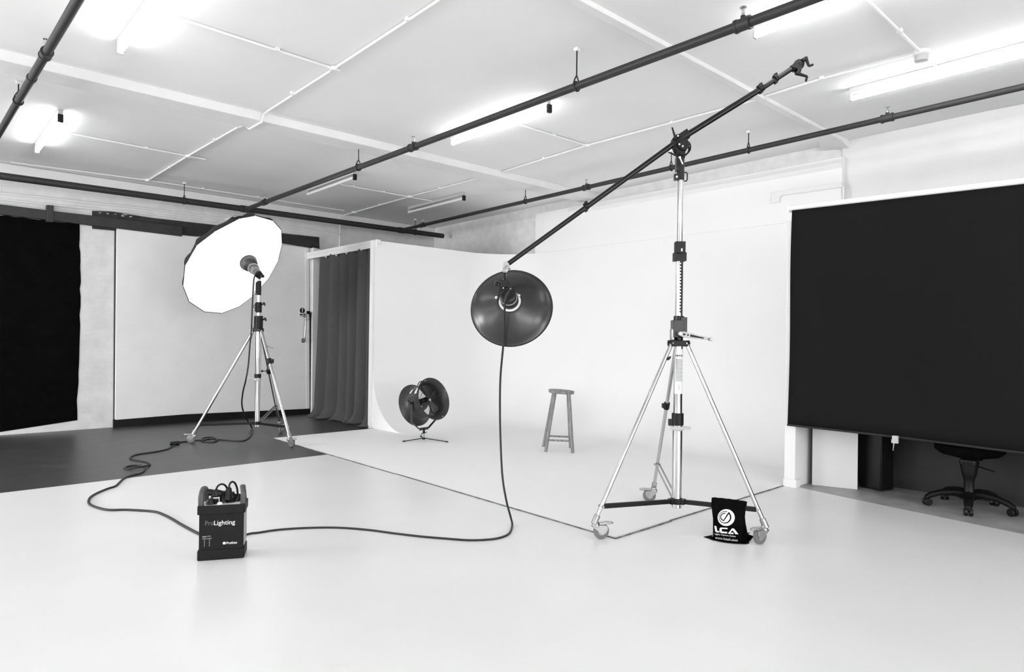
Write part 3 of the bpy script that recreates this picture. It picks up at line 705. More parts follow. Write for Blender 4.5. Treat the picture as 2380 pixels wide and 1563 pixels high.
# toothed stage
MB().cyl(up1(1.46), up1(1.86), .0255, seg=28).build('column', M['chrome'], bs)
b = MB(); rk = vr*.008-vb*.0235
b.box(up1(1.655)+rk+vr*.004, (.010,.006,.38), u=vr, v=vb)
for i in range(17):
    z = 1.495+i*.0215; b.prism([up1(z)+rk, up1(z+.006)+rk-vr*.012, up1(z+.013)+rk-vr*.012, up1(z+.017)+rk], -vb*.006)
b.build('toothed_rack', M['black'], bs)
b = MB(); b.cyl(up1(1.855), up1(1.99), .030, seg=20, bev=.003); b.box(up1(1.885), (.082,.07,.06), u=vr, v=vb); b.box(up1(1.945)-vb*.005, (.066,.06,.09), u=vr, v=vb); b.build('black_collar', M['black'], bs, bevel=.004)
MB().box(up1(1.93)+vr*.005-vb*.037, (.01,.006,.02), u=vr, v=vb).build('bright_catch', M['steel'], bs)
MB().cyl(up1(1.97), up1(2.44), .0185, seg=24).build('column', M['chrome'], bs)
b = MB(); b.cyl(up1(2.42), up1(2.59), .026, seg=20, bev=.003); b.box(up1(2.53)-vr*.016, (.036,.05,.10), u=vr, v=vb); b.box(up1(2.44)-vr*.03, (.03,.03,.045), u=vr, v=vb); b.box(up1(2.595), (.05,.045,.05), u=vr, v=vb)
b.build('head_sleeve', M['black_satin'], bs, bevel=.004)
b = MB(); b.cyl(up1(2.44)-vr*.03-vb*.014, up1(2.44)-vr*.03-vb*.02, .007); b.build('bolt', M['white'], bs)
p = up1(2.445)+vr*.033
MB().tube([p+Vector((0,0,.03))-vr*.008, p+Vector((0,0,.03))+vr*.008, p+vr*.014+Vector((0,0,.02)), p+vr*.014-Vector((0,0,.02)), p+vr*.008-Vector((0,0,.03)), p-vr*.008-Vector((0,0,.03))], .0045, 8).build('wire_loop', M['black'], bs)
# boom arm
dB = dC-.02
Q = lambda x, y, d=0: W(x, y, dB+d)
b = MB(); bl, br_ = Q(1182,613), Q(1852,152)
bd = (br_-bl).normalized(); bp = bd.cross(fw).normalized()
pv = Q(1582,323); pd = Q(1586,339)
b.cyl(bl, pv, .0165, .019, seg=24); b.cyl(pv, Q(1770,206), .0205, seg=24); b.cyl(Q(1768,208), br_, .0165, seg=24); boom = b.build('boom_arm', M['black_satin'], bs)
for (x, y, rr_, hl) in ((1362,480,.026,.012),(1768,205,.028,.018),(1803,182,.026,.012)):
    c = Q(x, y); b = MB(); b.cyl(c-bd*hl, c+bd*hl, rr_, seg=20, bev=.003); b.box(c-bp*.0-UP*.028, (.02,.03,.02), u=bd, v=fw, w=bp); b.box(c+UP*.026, (.022,.018,.018), u=bd, v=fw, w=bp); b.build('collar', M['black'], boom, bevel=.002)
# pivot clamp
b = MB(); b.cyl(pv-bd*.045, pv+bd*.06, .031, seg=20, bev=.004); b.cyl(pd+fw*.04, pd-fw*.040, .040, seg=28, bev=.004); b.box(pv+bd*.02+UP*.02, (.07,.06,.03), u=bd, v=fw, w=bp); b.prism([Q(x,y,-.022) for x, y in ((1563,323),(1570,313),(1588,309),(1600,317),(1597,345),(1590,362),(1576,357),(1566,342))], fw*.055); cl = b.build('pivot_clamp', M['black'], bs, bevel=.003)
b = MB(); cc_ = Q(1585,344); b.tube([cc_+(RT*math.cos(a)+UP*math.sin(a))*.054-fw*.02 for a in [math.radians(40-i*13) for i in range(20)]], .0055, 8); b.tube([cc_+(RT*math.cos(a)+UP*math.sin(a))*.054+fw*.02 for a in [math.radians(40-i*13) for i in range(20)]], .0055, 8); b.build('tilt_quadrant', M['black'], cl)
for (p0, p1, r0_, r1_, mt) in (((1570,322),(1562,296),.009,.005,'black'),((1573,362),(1553,354),.008,.004,'black'),((1580,366),(1587,382),.004,.005,'white')):
    b = MB(); b.cyl(Q(*p0, -.04), Q(*p1, -.045), r0_, r1_, seg=12, bev=.002); b.sphere(Q(*p0, -.04), .009 if mt == 'white' else .011, seg=12); b.build('clamp_lever', M[mt], cl)
b = MB()
for x, y in ((1576,316),(1579,335.5),(1587,340)): b.sphere(Q(x, y, -.055), .0065, seg=12)
b.build('bright_bolts', M['white'], cl)
# crank head at the raised end
b = MB(); e = Q(1857,150); b.sphere(e, .036, (1,1,1), 20); b.cyl(e-bd*.06, e-bd*.01, .026, seg=18, bev=.003); b.cyl(e-bd*.01, e+bd*.035-bp*.0, .028, .018, seg=18); b.prism([Q(x,y,-.03) for x, y in ((1847,146),(1853,139),(1861,137),(1867,141),(1865,153),(1862,167),(1855,168),(1853,158),(1846,158))], fw*.055)
eh = b.build('end_head', M['black'], boom, bevel=.003)
for pts in (((1864,141),(1873,136),(1880,154),(1890,150)),((1858,164),(1854,171),(1876,178),(1873,189))):
    b = MB(); P_ = [Q(x, y, -.03) for x, y in pts]
    b.cyl(P_[0], P_[1], .013, seg=12, bev=.002); b.tube([P_[1], P_[1].lerp(P_[2], .5), P_[2]], [.013,.010,.008], 10); b.sphere(P_[1], .014, seg=12); b.cyl(P_[2], P_[3], .008, seg=12, bev=.002)
    b.build('crank_handle', M['black'], boom)
# levelling leg collar and black tabs
b = MB(); lp = Vector(tops1[2]); la = C1+(Vector((tops1[2].x,tops1[2].y,0))-C1).normalized()*.062+Vector((0,0,1.275)); k = lp.lerp(la, .60)
b.cyl(k-(la-lp).normalized()*.03, k+(la-lp).normalized()*.03, .022, seg=18, bev=.004); b.box(k-vr*.02, (.03,.03,.035), u=vr, v=vb); b.build('leg_lock', M['black'], bs, bevel=.003)
b = MB(); p = W(1551,833,dC-.04); b.prism([p-RT*.012-UP*.006, p+RT*.012+UP*.012, p+RT*.024+UP*.014, p+RT*.016-UP*.006, p+RT*.0-UP*.016], -fw*.02); b.build('leg_tab', M['black'], bs, bevel=.003)

# --- umbrella stand (left)
cD, cE, cF = fl(444,1030), fl(677,1040), fl(655,1006)
C2 = Vector((3.262, 8.175, 0))
us, C2, tops2 = stand('chrome three-wheeled stand holding the umbrella light, on the grey floor', C2, (cD, cE, cF), (-vr*.9-vb*.1, vr*.75-vb*.5, vr*.2+vb*.4), 1.37, .215, .0185, .031, (.07,.08,.20), .76, .052)
d2 = (C2-EYE).dot(fw)
def up2(z): return C2+Vector((0,0,z))
MB().cyl(up2(.75), up2(1.38), .034, seg=28).build('column', M['chrome'], us)
MB().cyl(up2(.775), up2(.825), .041, seg=24, bev=.004).build('black_collar', M['black'], us)
b = MB(); lv = up2(.755); b.lathe(lv-Vector((0,0,.02)), (0,0,1), [(0,.036),(.006,.046),(.025,.046),(.03,.036)], 24); b.prism([lv-vb*.045, lv+vb*.03, lv-vr*.12+Vector((0,0,.01)), lv-vr*.125-vb*.02+Vector((0,0,.01))], (0,0,.014)); b.build('locking_lever', M['light_grey'], us, bevel=.004)
def lump(z0, z1, r, knobs, mt='black'):
    b = MB(); b.cyl(up2(z0), up2(z1), r, seg=22, bev=.004); b.box(up2((z0+z1)/2)-vr*.02, (r*1.1,.05,(z1-z0)*.8), u=vr, v=vb)
    o = b.build('black_collar', M[mt], us, bevel=.004)
    for kz, s in knobs:
        b = MB(); p = up2(kz)+vr*s*r; b.cyl(p, p+vr*s*.02, .010); b.tube([p+vr*s*.02+Vector((0,0,.02)), p+vr*s*.035+Vector((0,0,.008)), p+vr*s*.04-Vector((0,0,.02))], [.010,.012,.008], 8); b.build('lever', M['black'], o)
lump(1.385, 1.545, .052, [(1.50,1)])
MB().cyl(up2(1.53), up2(1.60), .026, seg=22).build('column', M['chrome'], us)
lump(1.585, 1.715, .036, [(1.69,1)])
MB().cyl(up2(1.70), up2(1.81), .022, seg=22).build('column', M['chrome'], us)
lump(1.80, 1.98, .026, [])
b = MB(); b.torus(up2(1.83)-vr*.035, vb, .022, .004, 18, 6); b.torus(up2(1.66)-vr*.045, vb, .02, .004, 18, 6); b.build('wire_loop', M['black'], us)
MB().cyl(up2(1.97), up2(2.0), .012).build('spigot', M['steel'], us)
# rear winch plate, clamps on the right legs
p = W(581,772,d2+.02); b = MB(); b.prism([p+UP*.085+RT*.02, p+UP*.05-RT*.0, p-UP*.09-RT*.02, p-UP*.10+RT*.01, p+UP*.05+RT*.045], fw*.02); b.build('winch_plate', M['cast'], us, bevel=.006)
b = MB(); k0 = Vector(tops2[1]); ka = C2+(Vector((k0.x,k0.y,0))-C2).normalized()*.062+Vector((0,0,1.36)); ax = (ka-k0).normalized()
k = k0.lerp(ka, .70); b.cyl(k-ax*.035, k+ax*.03, .032, seg=20, bev=.004); b.box(k+vr*.02, (.06,.04,.05), u=vr, v=vb); b.build('leg_lock', M['black'], us, bevel=.004)
b = MB(); k0 = Vector(tops2[2]); kb = C2+(Vector((k0.x,k0.y,0))-C2).normalized()*.062+Vector((0,0,1.36)); ax = (kb-k0).normalized()
k = k0.lerp(kb, .58); b.cyl(k-ax*.03, k+ax*.03, .034, seg=20, bev=.004); b.cyl(k-vr*.03, k-vr*.085, .005); b.cyl(k-vr*.08, k-vr*.10, .015, seg=14, bev=.003); b.build('leg_lock', M['black'], us, bevel=.003)
k = k0.lerp(kb, .86); b = MB(); b.bar(k, W(635,811,d2+.15), .022, .012); b.build('leg_lever', M['cast'], us, bevel=.003)

# ------------------------------------------------------------------ umbrella and its lamp head
axn = camdir(-.528, -.555, .643)
RC = W(547, 614.6, 8.50)
V16 = [(594,502),(634.6,514),(653.5,535.5),(655,568),(646,607),(624,648),(586,690),(555,713),(516,728),(475,724.5),(440,701),(426,665),(430.5,618),(458,571),(500,539),(556,509.5)]
rim = []
for x, y in V16:
    d = ray(x, y); rim.append(EYE+d*((RC-EYE).dot(axn)/d.dot(axn)))
um = thing('photo_umbrella', RC, 'large deep studio umbrella, white inside and black outside, on the left stand', 'umbrella')
DEP = .50
def dome(scale, dep, n=14, sub=6):
    apex = RC+axn*dep; rows = []
    for k in range(n+1):
        t = k/n*PI/2; rr_ = math.cos(t)**.85*scale if k < n else .004; hh = math.sin(t)**1.15
        row = []
        for i in range(16):
            for s in range(sub):
                f_ = s/sub; rv = (rim[i]-RC).lerp(rim[(i+1) % 16]-RC, f_)
                bulge = 1-.05*math.sin(f_*PI)*math.sin(2*t)-.006*math.sin(f_*PI*3+i)*math.sin(2*t) # cloth pulls in between ribs
                row.append(RC+rv*rr_*bulge+axn*dep*hh)
        rows.append(row)
    return rows
b = MB(); b.rings(dome(1.0, DEP), cap=False); b.build('white_lining', M['umbrella_white'], um, smooth=24, fix=False)
b = MB(); b.rings(dome(1.012, DEP+.03), cap=False); b.build('black_cover', M['umbrella_black'], um, smooth=24, fix=False)
for i in range(16):
    b = MB(); b.sphere(rim[i]+(rim[i]-RC).normalized()*.006, .007, seg=8); b.build('rib_tip', M['steel'], um)
head_ax = camdir(-.60, -.47, .65)
P0 = W(597, 634, d2)
MB().tube([P0+head_ax*.0+Vector((0,0,.02)), RC+axn*(DEP)], .004, 8).build('shaft', M['steel'], um)
# rim lettering on the outside of the cover, near the top
from mathutils.geometry import intersect_ray_tri
DM = dome(1.012, DEP+.03, 14, 2)
def on_dome(x, y):
    d = ray(x, y).normalized(); best = None
    for i in range(len(DM)-1):
        n_ = len(DM[0])
        for j in range(n_):
            a, b_, c, e = DM[i][j], DM[i][(j+1) % n_], DM[i+1][(j+1) % n_], DM[i+1][j]
            for tri in ((a, b_, c), (a, c, e)):
                h = intersect_ray_tri(tri[0], tri[1], tri[2], d, EYE, True)
                if h is not None and (best is None or (h-EYE).length < best): best = (h-EYE).length
    return EYE+d*((best or 8.6)-.03)
cu = bpy.data.curves.new('t', 'FONT'); cu.body = 'Profoto'; cu.size = 1; cu.offset = .02; cu.resolution_u = 2
o = bpy.data.objects.new('t', cu); COL.objects.link(o); me = bpy.data.meshes.new_from_object(o); bpy.data.objects.remove(o)
x1 = max(v.co.x for v in me.vertices); b = MB()
def umtext(u_, v_):
    t = u_/x1; x = 522+t*42; y = 512.5-9.5*math.sin(t*PI*.55); return on_dome(x+v_*1.5, y-v_*4.2)
b.add([umtext(v.co.x, v.co.y) for v in me.vertices], [tuple(p.vertices) for p in me.polygons]); bpy.data.meshes.remove(me)
b.build('lettering', M['ink'], um, fix=False)
h2 = thing('flash_head', P0, 'grey flash head with bell reflector pointing up into the white umbrella', 'flash head')
p = P0+head_ax*.0
b = MB(); b.lathe(p, head_ax, [(0,.035),(.01,.05),(.07,.054),(.075,.06),(.10,.06),(.105,.052),(.115,.052)], 28); b.build('lamp_body', M['head_light'], h2)
b = MB(); b.lathe(p+head_ax*.095, head_ax, [(0,.056),(.004,.066),(.05,.066),(.055,.056)], 28); b.build('zoom_collar', M['head_grey'], h2)
b = MB(); b.lathe(p+head_ax*.145, head_ax, [(0,.05),(.045,.052),(.055,.07),(.075,.088),(.10,.097),(.145,.102),(.15,.110),(.160,.110)], 36, cap=False); b.lathe(p+head_ax*.145, head_ax, [(.160,.106),(.10,.090),(.055,.05),(.05,.01)], 36, cap=False); b.build('bell_reflector', M['head_grey'], h2, fix=False)
b = MB(); b.lathe(p-head_ax*.075, head_ax, [(0,.03),(.01,.045),(.06,.05),(.08,.04)], 24); b.build('back_panel', M['black'], h2)
b = MB(); kq = up2(2.0); b.bar(kq, kq+Vector((0,0,.04)), .03, .03); b.tube([kq+Vector((0,0,.03)), W(609,642,d2), W(603,632,d2-.05)], [.018,.026,.018], 10); b.cyl(W(609,642,d2)-fw*.04, W(609,642,d2)+fw*.03, .020); b.build('tilt_bracket', M['black'], h2, bevel=.003)
b = MB(); b.box(p+head_ax*.085-UP*0-fw*.058+UP*.005, (.03,.03,.004), u=head_ax, v=UP, w=fw); b.build('sticker', M['white'], h2)
# modelling lamp inside the reflector
ld = bpy.data.lights.new('modelling_lamp', 'SPOT'); ld.energy = 160; ld.spot_size = math.radians(104); ld.spot_blend = 1.0; ld.shadow_soft_size = .04
lo = bpy.data.objects.new('modelling_lamp', ld); COL.objects.link(lo); lo.location = p+head_ax*.27; lo.rotation_euler = (-head_ax).to_track_quat('Z', 'Y').to_euler()

# ------------------------------------------------------------------ beauty dish head on the boom
dn = camdir(-.10, -.33, -.94)       # from the rim towards the camera: the convex back
DC = W(1189, 716, dC+.06)
h1_ = thing('flash_head', W(1178,680,dC-.12), 'black beauty dish flash head hanging from the low end of the boom arm', 'flash head')
RD = .282
prof = [(0,RD+.004),(.004,RD+.006),(.010,RD+.002),(.012,RD-.006),(.035,RD-.030),(.065,.205),(.092,.150),(.112,.100),(.122,.075),(.123,.02)]
b = MB(); b.lathe(DC, dn, prof, 72, cap=False); b.lathe(DC, dn, [(0,RD+.004),(.0,RD-.006),(.03,RD-.034),(.06,.200),(.087,.146),(.107,.096),(.118,.06)], 72, cap=False); b.build('beauty_dish', M['dish'], h1_, fix=True)
b = MB(); b.torus(DC+dn*.002, dn, RD+.004, .005, 72, 8); b.build('rim', M['black'], h1_)
b = MB(); b.lathe(DC+dn*.108, dn, [(0,.088),(.006,.090),(.010,.086),(.011,.05)], 40); b.build('mount_flange', M['black'], h1_)
b = MB(); b.lathe(DC+dn*.117, dn, [(0,.074),(.005,.076),(.009,.074),(.010,.05)], 40); b.build('speed_ring', M['white'], h1_)
hu, hv, ha = basis(dn)
for x, y in ((1154,693),(1206.5,688.5),(1181.5,716)):
    k = ray(x, y); t_ = ((DC+dn*.126)-EYE).dot(dn)/k.dot(dn); k = EYE+k*t_
    MB().lathe(k, dn, [(0,.009),(.012,.0095),(.016,.006)], 16).build('ring_knob', M['white'], h1_)
hc = DC+dn*.125
b = MB(); b.lathe(hc, dn, [(0,.062),(.05,.062),(.055,.055),(.085,.054)], 32); b.build('lamp_body', M['black'], h1_)
b = MB(); b.lathe(hc+dn*.058, dn, [(0,.0575),(.010,.0575)], 32); b.build('scale_ring', M['light_grey'], h1_)
b = MB(); b.lathe(hc+dn*.083, dn, [(0,.054),(.004,.056),(.03,.055),(.034,.050),(.036,.02)], 32)
for k in range(10):
    a = 2*PI*k/10; b.cyl(hc+dn*.113+(hu*math.cos(a)+hv*math.sin(a))*.036, hc+dn*.124+(hu*math.cos(a)+hv*math.sin(a))*.036, .007, seg=10)
b.build('control_panel', M['black_satin'], h1_)
b = MB()
for x, y in ((1170,670),(1187,672)): b.sphere(W(x, y, dC-.20), .007, seg=10)
b.build('panel_lamps', M['steel'], h1_)
# suspension: swivel, spigot, yoke
D1 = dC-.12
b = MB(); b.tube([W(1173,636,D1+.05), W(1173,650,D1), W(1172,662,D1)], .010, 12); b.box(W(1172,660,D1), (.05,.04,.05), u=RT, v=fw, w=UP); b.prism([W(1163,655,D1), W(1183,655,D1), W(1186,664,D1), W(1192,690,D1+.0), W(1157,690,D1), W(1160,664,D1)], fw*.03); b.build('yoke', M['black'], h1_, bevel=.003)
b = MB(); b.cyl(W(1172,658,D1), W(1152,658,D1), .006); b.lathe(W(1157,660,D1), -RT, [(0,.010),(.004,.020),(.018,.018),(.022,.010)], 10); b.build('tilt_knob', M['black_satin'], h1_)
b = MB(); b.cyl(W(1172,652,D1), W(1174,638,D1+.05), .010, seg=14); b.lathe(W(1174,629,D1+.06), -fw, [(-.018,.014),(-.015,.020),(.015,.020),(.018,.014)], 20); b.build('swivel', M['cast'], h1_, bevel=.002)
b = MB(); e0 = W(1180,614,dB); b.prism([W(1170,612,dB-.03), W(1176,607,dB-.03), W(1182,611,dB-.03), W(1187,625,dB-.03), W(1182,626,dB-.03), W(1178,617,dB-.03), W(1174,622,dB-.03), W(1172,630,dB-.03), W(1168,626,dB-.03)], fw*.05); b.cyl(W(1174,629,dB-.035), W(1174,629,dB-.06), .008); b.build('boom_hook', M['cast'], h1_, bevel=.003)

# ------------------------------------------------------------------ cables
def zfl(x, y, z=.006):
    p = fl(x, y, z)
    return p
r_c = .0072
air = [(1189,673,-.235),(1181,681,-.25),(1175,694,-.245),(1173,715,-.22),(1172,760,-.14),(1169,810,-.08),(1163,880,-.02),(1162,960,.02),(1164,1040,.02),(1168,1110,.0),(1177,1165,-.01)]
pts = [W(x, y, dC+dd) for x, y, dd in air]
grd = [(1187,1200),(1190.5,1222),(1184,1240),(1165,1250),(1135,1255),(1090,1256.5),(1040,1253),(980,1248),(920,1241),(860,1233),(800,1228),(750,1227),(690,1229),(640,1233),(600,1239)]
gp = [zfl(x, y) for x, y in grd]; gp[0].z = .05; gp[0] = W(1187,1200,(gp[0]-EYE).dot(fw)*.985); gp[0] = fl(1187,1203,.05)
pkend = fl(530,1266,.006); gp += [fl(582,1241,.006), fl(560,1248,.006)]
cab = catmull(pts+gp+[pkend], 6)
tag(MB().tube(cab, r_c, 10).build('power_cable', M['rubber'], origin=gp[5]), 'black cable dropping from the beauty dish and running along the white floor to the pack', 'cable')
q = [(520,1270),(495,1258),(475,1247),(455,1238),(425,1222),(400,1207),(380,1197),(360,1190.5),(325,1187.5),(290,1186),(255,1186.5),(232,1182.5),(212,1175),(206,1167),(211,1156),(228,1146),(250,1137),(268,1131),(278,1122),(288,1113),(305,1106),(325,1101),(336,1094),(336,1086)]
loop1 = [(330,1083),(312,1082.5),(297,1085),(289,1089),(297,1091),(318,1090.5),(334,1088),(343,1085),(348,1080),(343,1076),(330,1073),(312,1070),(303,1067),(304,1063),(315,1058),(332,1055),(360,1051),(385,1046),(400,1039),(408,1033)]
p2 = [(418,1029),(440,1026),(462,1024),(474,1023.5)]
loop2 = [(490,1021),(503,1022),(506,1024.5),(498,1028),(485,1028.5),(472,1027),(469,1024),(476,1020.5),(492,1019.3),(506,1022),(520,1023.5),(545,1025.5),(566,1025),(578,1019),(585,1009),(586,998)]
g = [zfl(x, y) for x, y in q+loop1+p2+loop2]
for i in range(len(q)+5, len(q)+8): g[i].z = .019
for i in range(len(q+loop1+p2)+6, len(q+loop1+p2)+9): g[i].z = .019
dend = (g[-1]-EYE).dot(fw)
airp = [(583,990,0),(575,978,.02),(566,958,.04),(562,938,.05),(565,910,.05),(571,885,.04),(577,850,.03),(581,800,.0),(584,770,-.03),(586,720,-.05),(588,680,-.05),(590,650,-.05),(593,640,-.03)]
ga = []
for i, (x, y, dd) in enumerate(airp):
    t_ = min(1, i/5); ga.append(W(x, y, dend*(1-t_)+(d2-.02)*t_+dd*0-(.04*t_)))
cab2 = catmull(g+ga, 6)
tag(MB().tube(cab2, .0095, 10).build('power_cable', M['rubber'], origin=g[20]), 'black cable looping across the grey floor from the pack up to the umbrella lamp', 'cable')
c = zfl(407,1031,.02); b = MB(); b.cyl(c-vr*.05-vb*.02, c+vr*.035+vb*.035, .02, .026, seg=16, bev=.004); tag(b.build('cable_connector', M['black'], origin=c), 'round black cable connector lying on the grey floor beside the wheel of the umbrella stand', 'connector')

# ------------------------------------------------------------------ power pack
k0, k1 = fl(458,1306), fl(567,1298)
pu = (k1-k0); wd = pu.length; pu.normalize(); pvv = Vector((-pu.y, pu.x, 0)); dp = .155
kb = k0
def PK(a, d_, z): return kb+pu*a+pvv*d_+Vector((0,0,z))
pk = thing('power_pack', PK(wd/2,dp/2,0), 'dark flash generator pack with side handles and plugs on top, standing on the white floor', 'power pack')
HP = .315
b = MB(); b.box(PK(wd/2,dp/2,HP/2), (wd-.012,dp-.012,HP-.01), u=pu, v=pvv); b.build('body', M['pack'], pk, bevel=.004)
b = MB(); b.box(PK(wd/2,dp/2,.030), (wd+.002,dp+.002,.058), u=pu, v=pvv); b.build('base_shell', M['pack'], pk, bevel=.006)
b = MB()
b.box(PK(wd/2,.004,HP-.025), (wd+.004,.012,.052), u=pu, v=pvv); b.box(PK(wd/2,dp-.004,HP-.025), (wd+.004,.012,.052), u=pu, v=pvv)
b.box(PK(.002,dp/2,HP-.025), (.012,dp,.052), u=pu, v=pvv); b.box(PK(wd-.002,dp/2,HP-.025), (.012,dp,.052), u=pu, v=pvv); b.build('top_shell', M['pack'], pk, bevel=.005)
MB().box(PK(wd-.004,dp/2,.165), (.006,dp*.72,.19), u=pu, v=pvv).build('side_vent', M['pack_side'], pk, bevel=.002)
MB().box(PK(wd/2,dp/2,HP-.006), (wd-.03,dp-.03,.008), u=pu, v=pvv).build('control_panel', M['board'], pk)
for a_, s in ((.014,-1),(wd-.012,1)):
    P_ = [PK(a_,.02,HP-.02), PK(a_+s*.002,.025,HP+.05), PK(a_-s*.004,.045,HP+.085), PK(a_-s*.008,.075,HP+.092), PK(a_-s*.01,.11,HP+.07), PK(a_-s*.008,.135,HP+.02), PK(a_-s*.006,.14,HP-.02)]
    b = MB(); pts_ = catmull(P_, 5); rs = []
    for i, p in enumerate(pts_):
        T = (pts_[min(i+1,len(pts_)-1)]-pts_[max(i-1,0)]).normalized(); sN = pu; nN = T.cross(sN).normalized()
        rs.append([p+sN*.016*math.cos(a)+nN*.009*math.sin(a) for a in [2*PI*j/10 for j in range(10)]])
    b.rings(rs); b.build('handle', M['pack_grey'], pk)
# plugs and looping leads on top
T0 = lambda a, d_, z: PK(a, d_, HP+z)
for (a_, d_, hgt, tilt) in ((.085,.07,.055,0),(.165,.09,.05,.2)):
    b = MB(); b.lathe(T0(a_,d_,-.005), (pu*tilt*.2+Vector((0,0,1))), [(0,.030),(.012,.030),(.016,.026),(.035,.030),(.045,.028),(.05,.018),(hgt+.01,.016)], 20); b.build('plug', M['black'], pk)
b = MB(); b.lathe(T0(.075,.065,.06), (pu*1+Vector((0,0,-.15))), [(-.035,.016),(-.03,.020),(.0,.018),(.03,.020),(.045,.016),(.05,.010)], 16); b.lathe(T0(.085,.065,.045), (0,0,1), [(0,.026),(.02,.022),(.03,.02)], 16); b.build('plug', M['black'], pk)
b = MB(); b.lathe(T0(.150,.06,.02), (pu*.1+Vector((0,0,1))), [(0,.024),(.02,.020),(.05,.018),(.065,.014),(.07,.008)], 16); b.build('plug', M['black'], pk)
b = MB(); b.lathe(T0(.195,.10,.0), (pu*.5+Vector((0,0,1))), [(0,.022),(.03,.020),(.04,.012)], 16); b.build('plug', M['black'], pk)
b = MB(); b.lathe(T0(.06,.05,.0), (0,0,1), [(0,.028),(.015,.026),(.03,.018)], 16); b.lathe(T0(.12,.10,.0), (0,0,1), [(0,.03),(.05,.026),(.06,.018)], 16); b.build('plug', M['black'], pk)
for P_ in ([(.085,.065,.075),(.095,.065,.098),(.115,.07,.108),(.135,.08,.095),(.148,.09,.06),(.150,.09,.03)],[(.155,.06,.085),(.160,.065,.108),(.172,.075,.118),(.186,.09,.105),(.197,.10,.07),(.20,.10,.03)]):
    MB().tube(catmull([T0(*p) for p in P_], 6), .0058, 8).build('lead', M['black'], pk)
b = MB(); b.lathe(T0(.112,.03,-.006), (0,0,1), [(0,.016),(.012,.015),(.018,.010)], 20); b.build('control_dial', M['white'], pk)
b = MB(); b.box(T0(.09,.042,.035), (.03,.004,.008), u=pu, v=pvv); b.box(T0(.107,.04,.026), (.005,.004,.03), u=pu, v=pvv); b.build('bright_clip', M['steel'], pk)
fn = -.0075
text('Pro', 'lettering', M['grey_ink'], pk, PK(.062,-fn-.0005-.004,.215), pu, (0,0,1), .027, .045)
text('Lighting', 'lettering', M['ink'], pk, PK(.143,-fn-.0005-.004,.210), pu, (0,0,1), .034, .113, bold=.008)
text('Profoto', 'lettering', M['ink'], pk, PK(.182,-fn-.0005-.004,.094), pu, (0,0,1), .015, .06, shear=.15, bold=.02)
b = MB(); b.cyl(PK(.142,-fn-.0035,.094)+pvv*.0, PK(.142,-fn-.005,.094), .008, seg=20); b.build('logo_dot', M['ink'], pk)
text('TT', 'lettering', M['grey_ink'], pk, PK(.05,-fn-.0005-.004,.105), pu, (0,0,1), .05, .052)
b = MB(); b.box(PK(.036,-fn-.004,.138), (.022,.001,.006), u=pu, v=pvv); b.box(PK(.060,-fn-.004,.140), (.02,.001,.004), u=pu, v=pvv); b.build('faint_marks', M['text_grey'], pk)

# ------------------------------------------------------------------ weight bag over the brace
def bag():
    hb = C1+Vector((0,0,.19)); 
    f0, f1 = fl(1657,1257), fl(1733,1266)
    t0 = W(1652,1162,(C1+(Vector((cB.x,cB.y,0))-C1)*.45-EYE).dot(fw)); 
    dt = (Vector(tops1[1])-C1); dt.z = 0; L = dt.length; dt.normalize()
    nrm = Vector((dt.y, -dt.x, 0))
    if nrm.dot(fw) > 0: nrm = -nrm
    root = thing('weight_bag', C1+dt*.35, 'black cloth weight bag with white logo draped over the lower brace of the boom stand', 'bag')
    def braceray(x, y, off):   # point on a vertical plane through the brace moved towards the camera
        o = C1+nrm*off; d = ray(x, y); return EYE+d*((o-EYE).dot(nrm)/d.dot(nrm))
    # outline of the front, rows from top to bottom: (left x,y) (right x,y) bulge
    rows = [((1654,1158),(1735,1168),.018),((1653,1172),(1733,1180),.022),((1655,1190),(1729,1194),.034),((1657,1206),(1727,1206),.046),((1657,1222),(1728,1222),.055),((1657,1238),(1731,1240),.060),((1657,1248),(1732,1252),.062),((1652,1252),(1733,1259),.064),((1650,1254),(1735,1265),.066)]
    G = []; nc = 16
    for i, (l, r, bl_) in enumerate(rows):
        row = []
        for j in range(nc+1):
            t = j/nc; x = l[0]+(r[0]-l[0])*t; y = l[1]+(r[1]-l[1])*t
            if i == len(rows)-1: y += 3*math.sin(t*PI)
            off = bl_*(.55+.45*math.sin(min(1,max(0,t))*PI)**.5)+.002*math.sin(j*1.9+i*1.3)
            p = braceray(x, y, off)
            if p.z < .005: p = fl(x, y, .005)
            row.append(p)
        G.append(row)
    # back face mirrored behind the brace
    Bk = [[p-nrm*(2*((p-C1).dot(nrm))) for p in row] for row in G]
    nR = len(G); b = MB()
    loops = []
    for i in range(nR): loops.append(G[i]+list(reversed(Bk[i])))
    b.rings(loops, cap=False)
    b.grid([G[0], Bk[0]]); b.grid([G[-1], Bk[-1]])
    b.build('bag_cloth', M['black_matte'], root, smooth=60)
    # bottom seam corners
    b = MB()
    for px, dx, dy in ((1655,-20,-3),(1733,8,2),(1729,14,-9)):
        y = {1655:1252, 1733:1262, 1729:1248}[px]
        off = .052; a_ = braceray(px, y-7, off); c_ = braceray(px, y+3, off); e_ = braceray(px+dx, y+dy, off)
        if c_.z < .003: c_ = fl(px, y+3, .003)
        if e_.z < .003: e_ = fl(px+dx, y+dy, .003)
        b.prism([a_, c_, e_], -nrm*.012)
    b.build('bag_corners', M['black_matte'], root, bevel=.001)
    return root, braceray, nrm, dt, G
bgr, br2, bn, bdt, G = bag()
LIFT = .0018
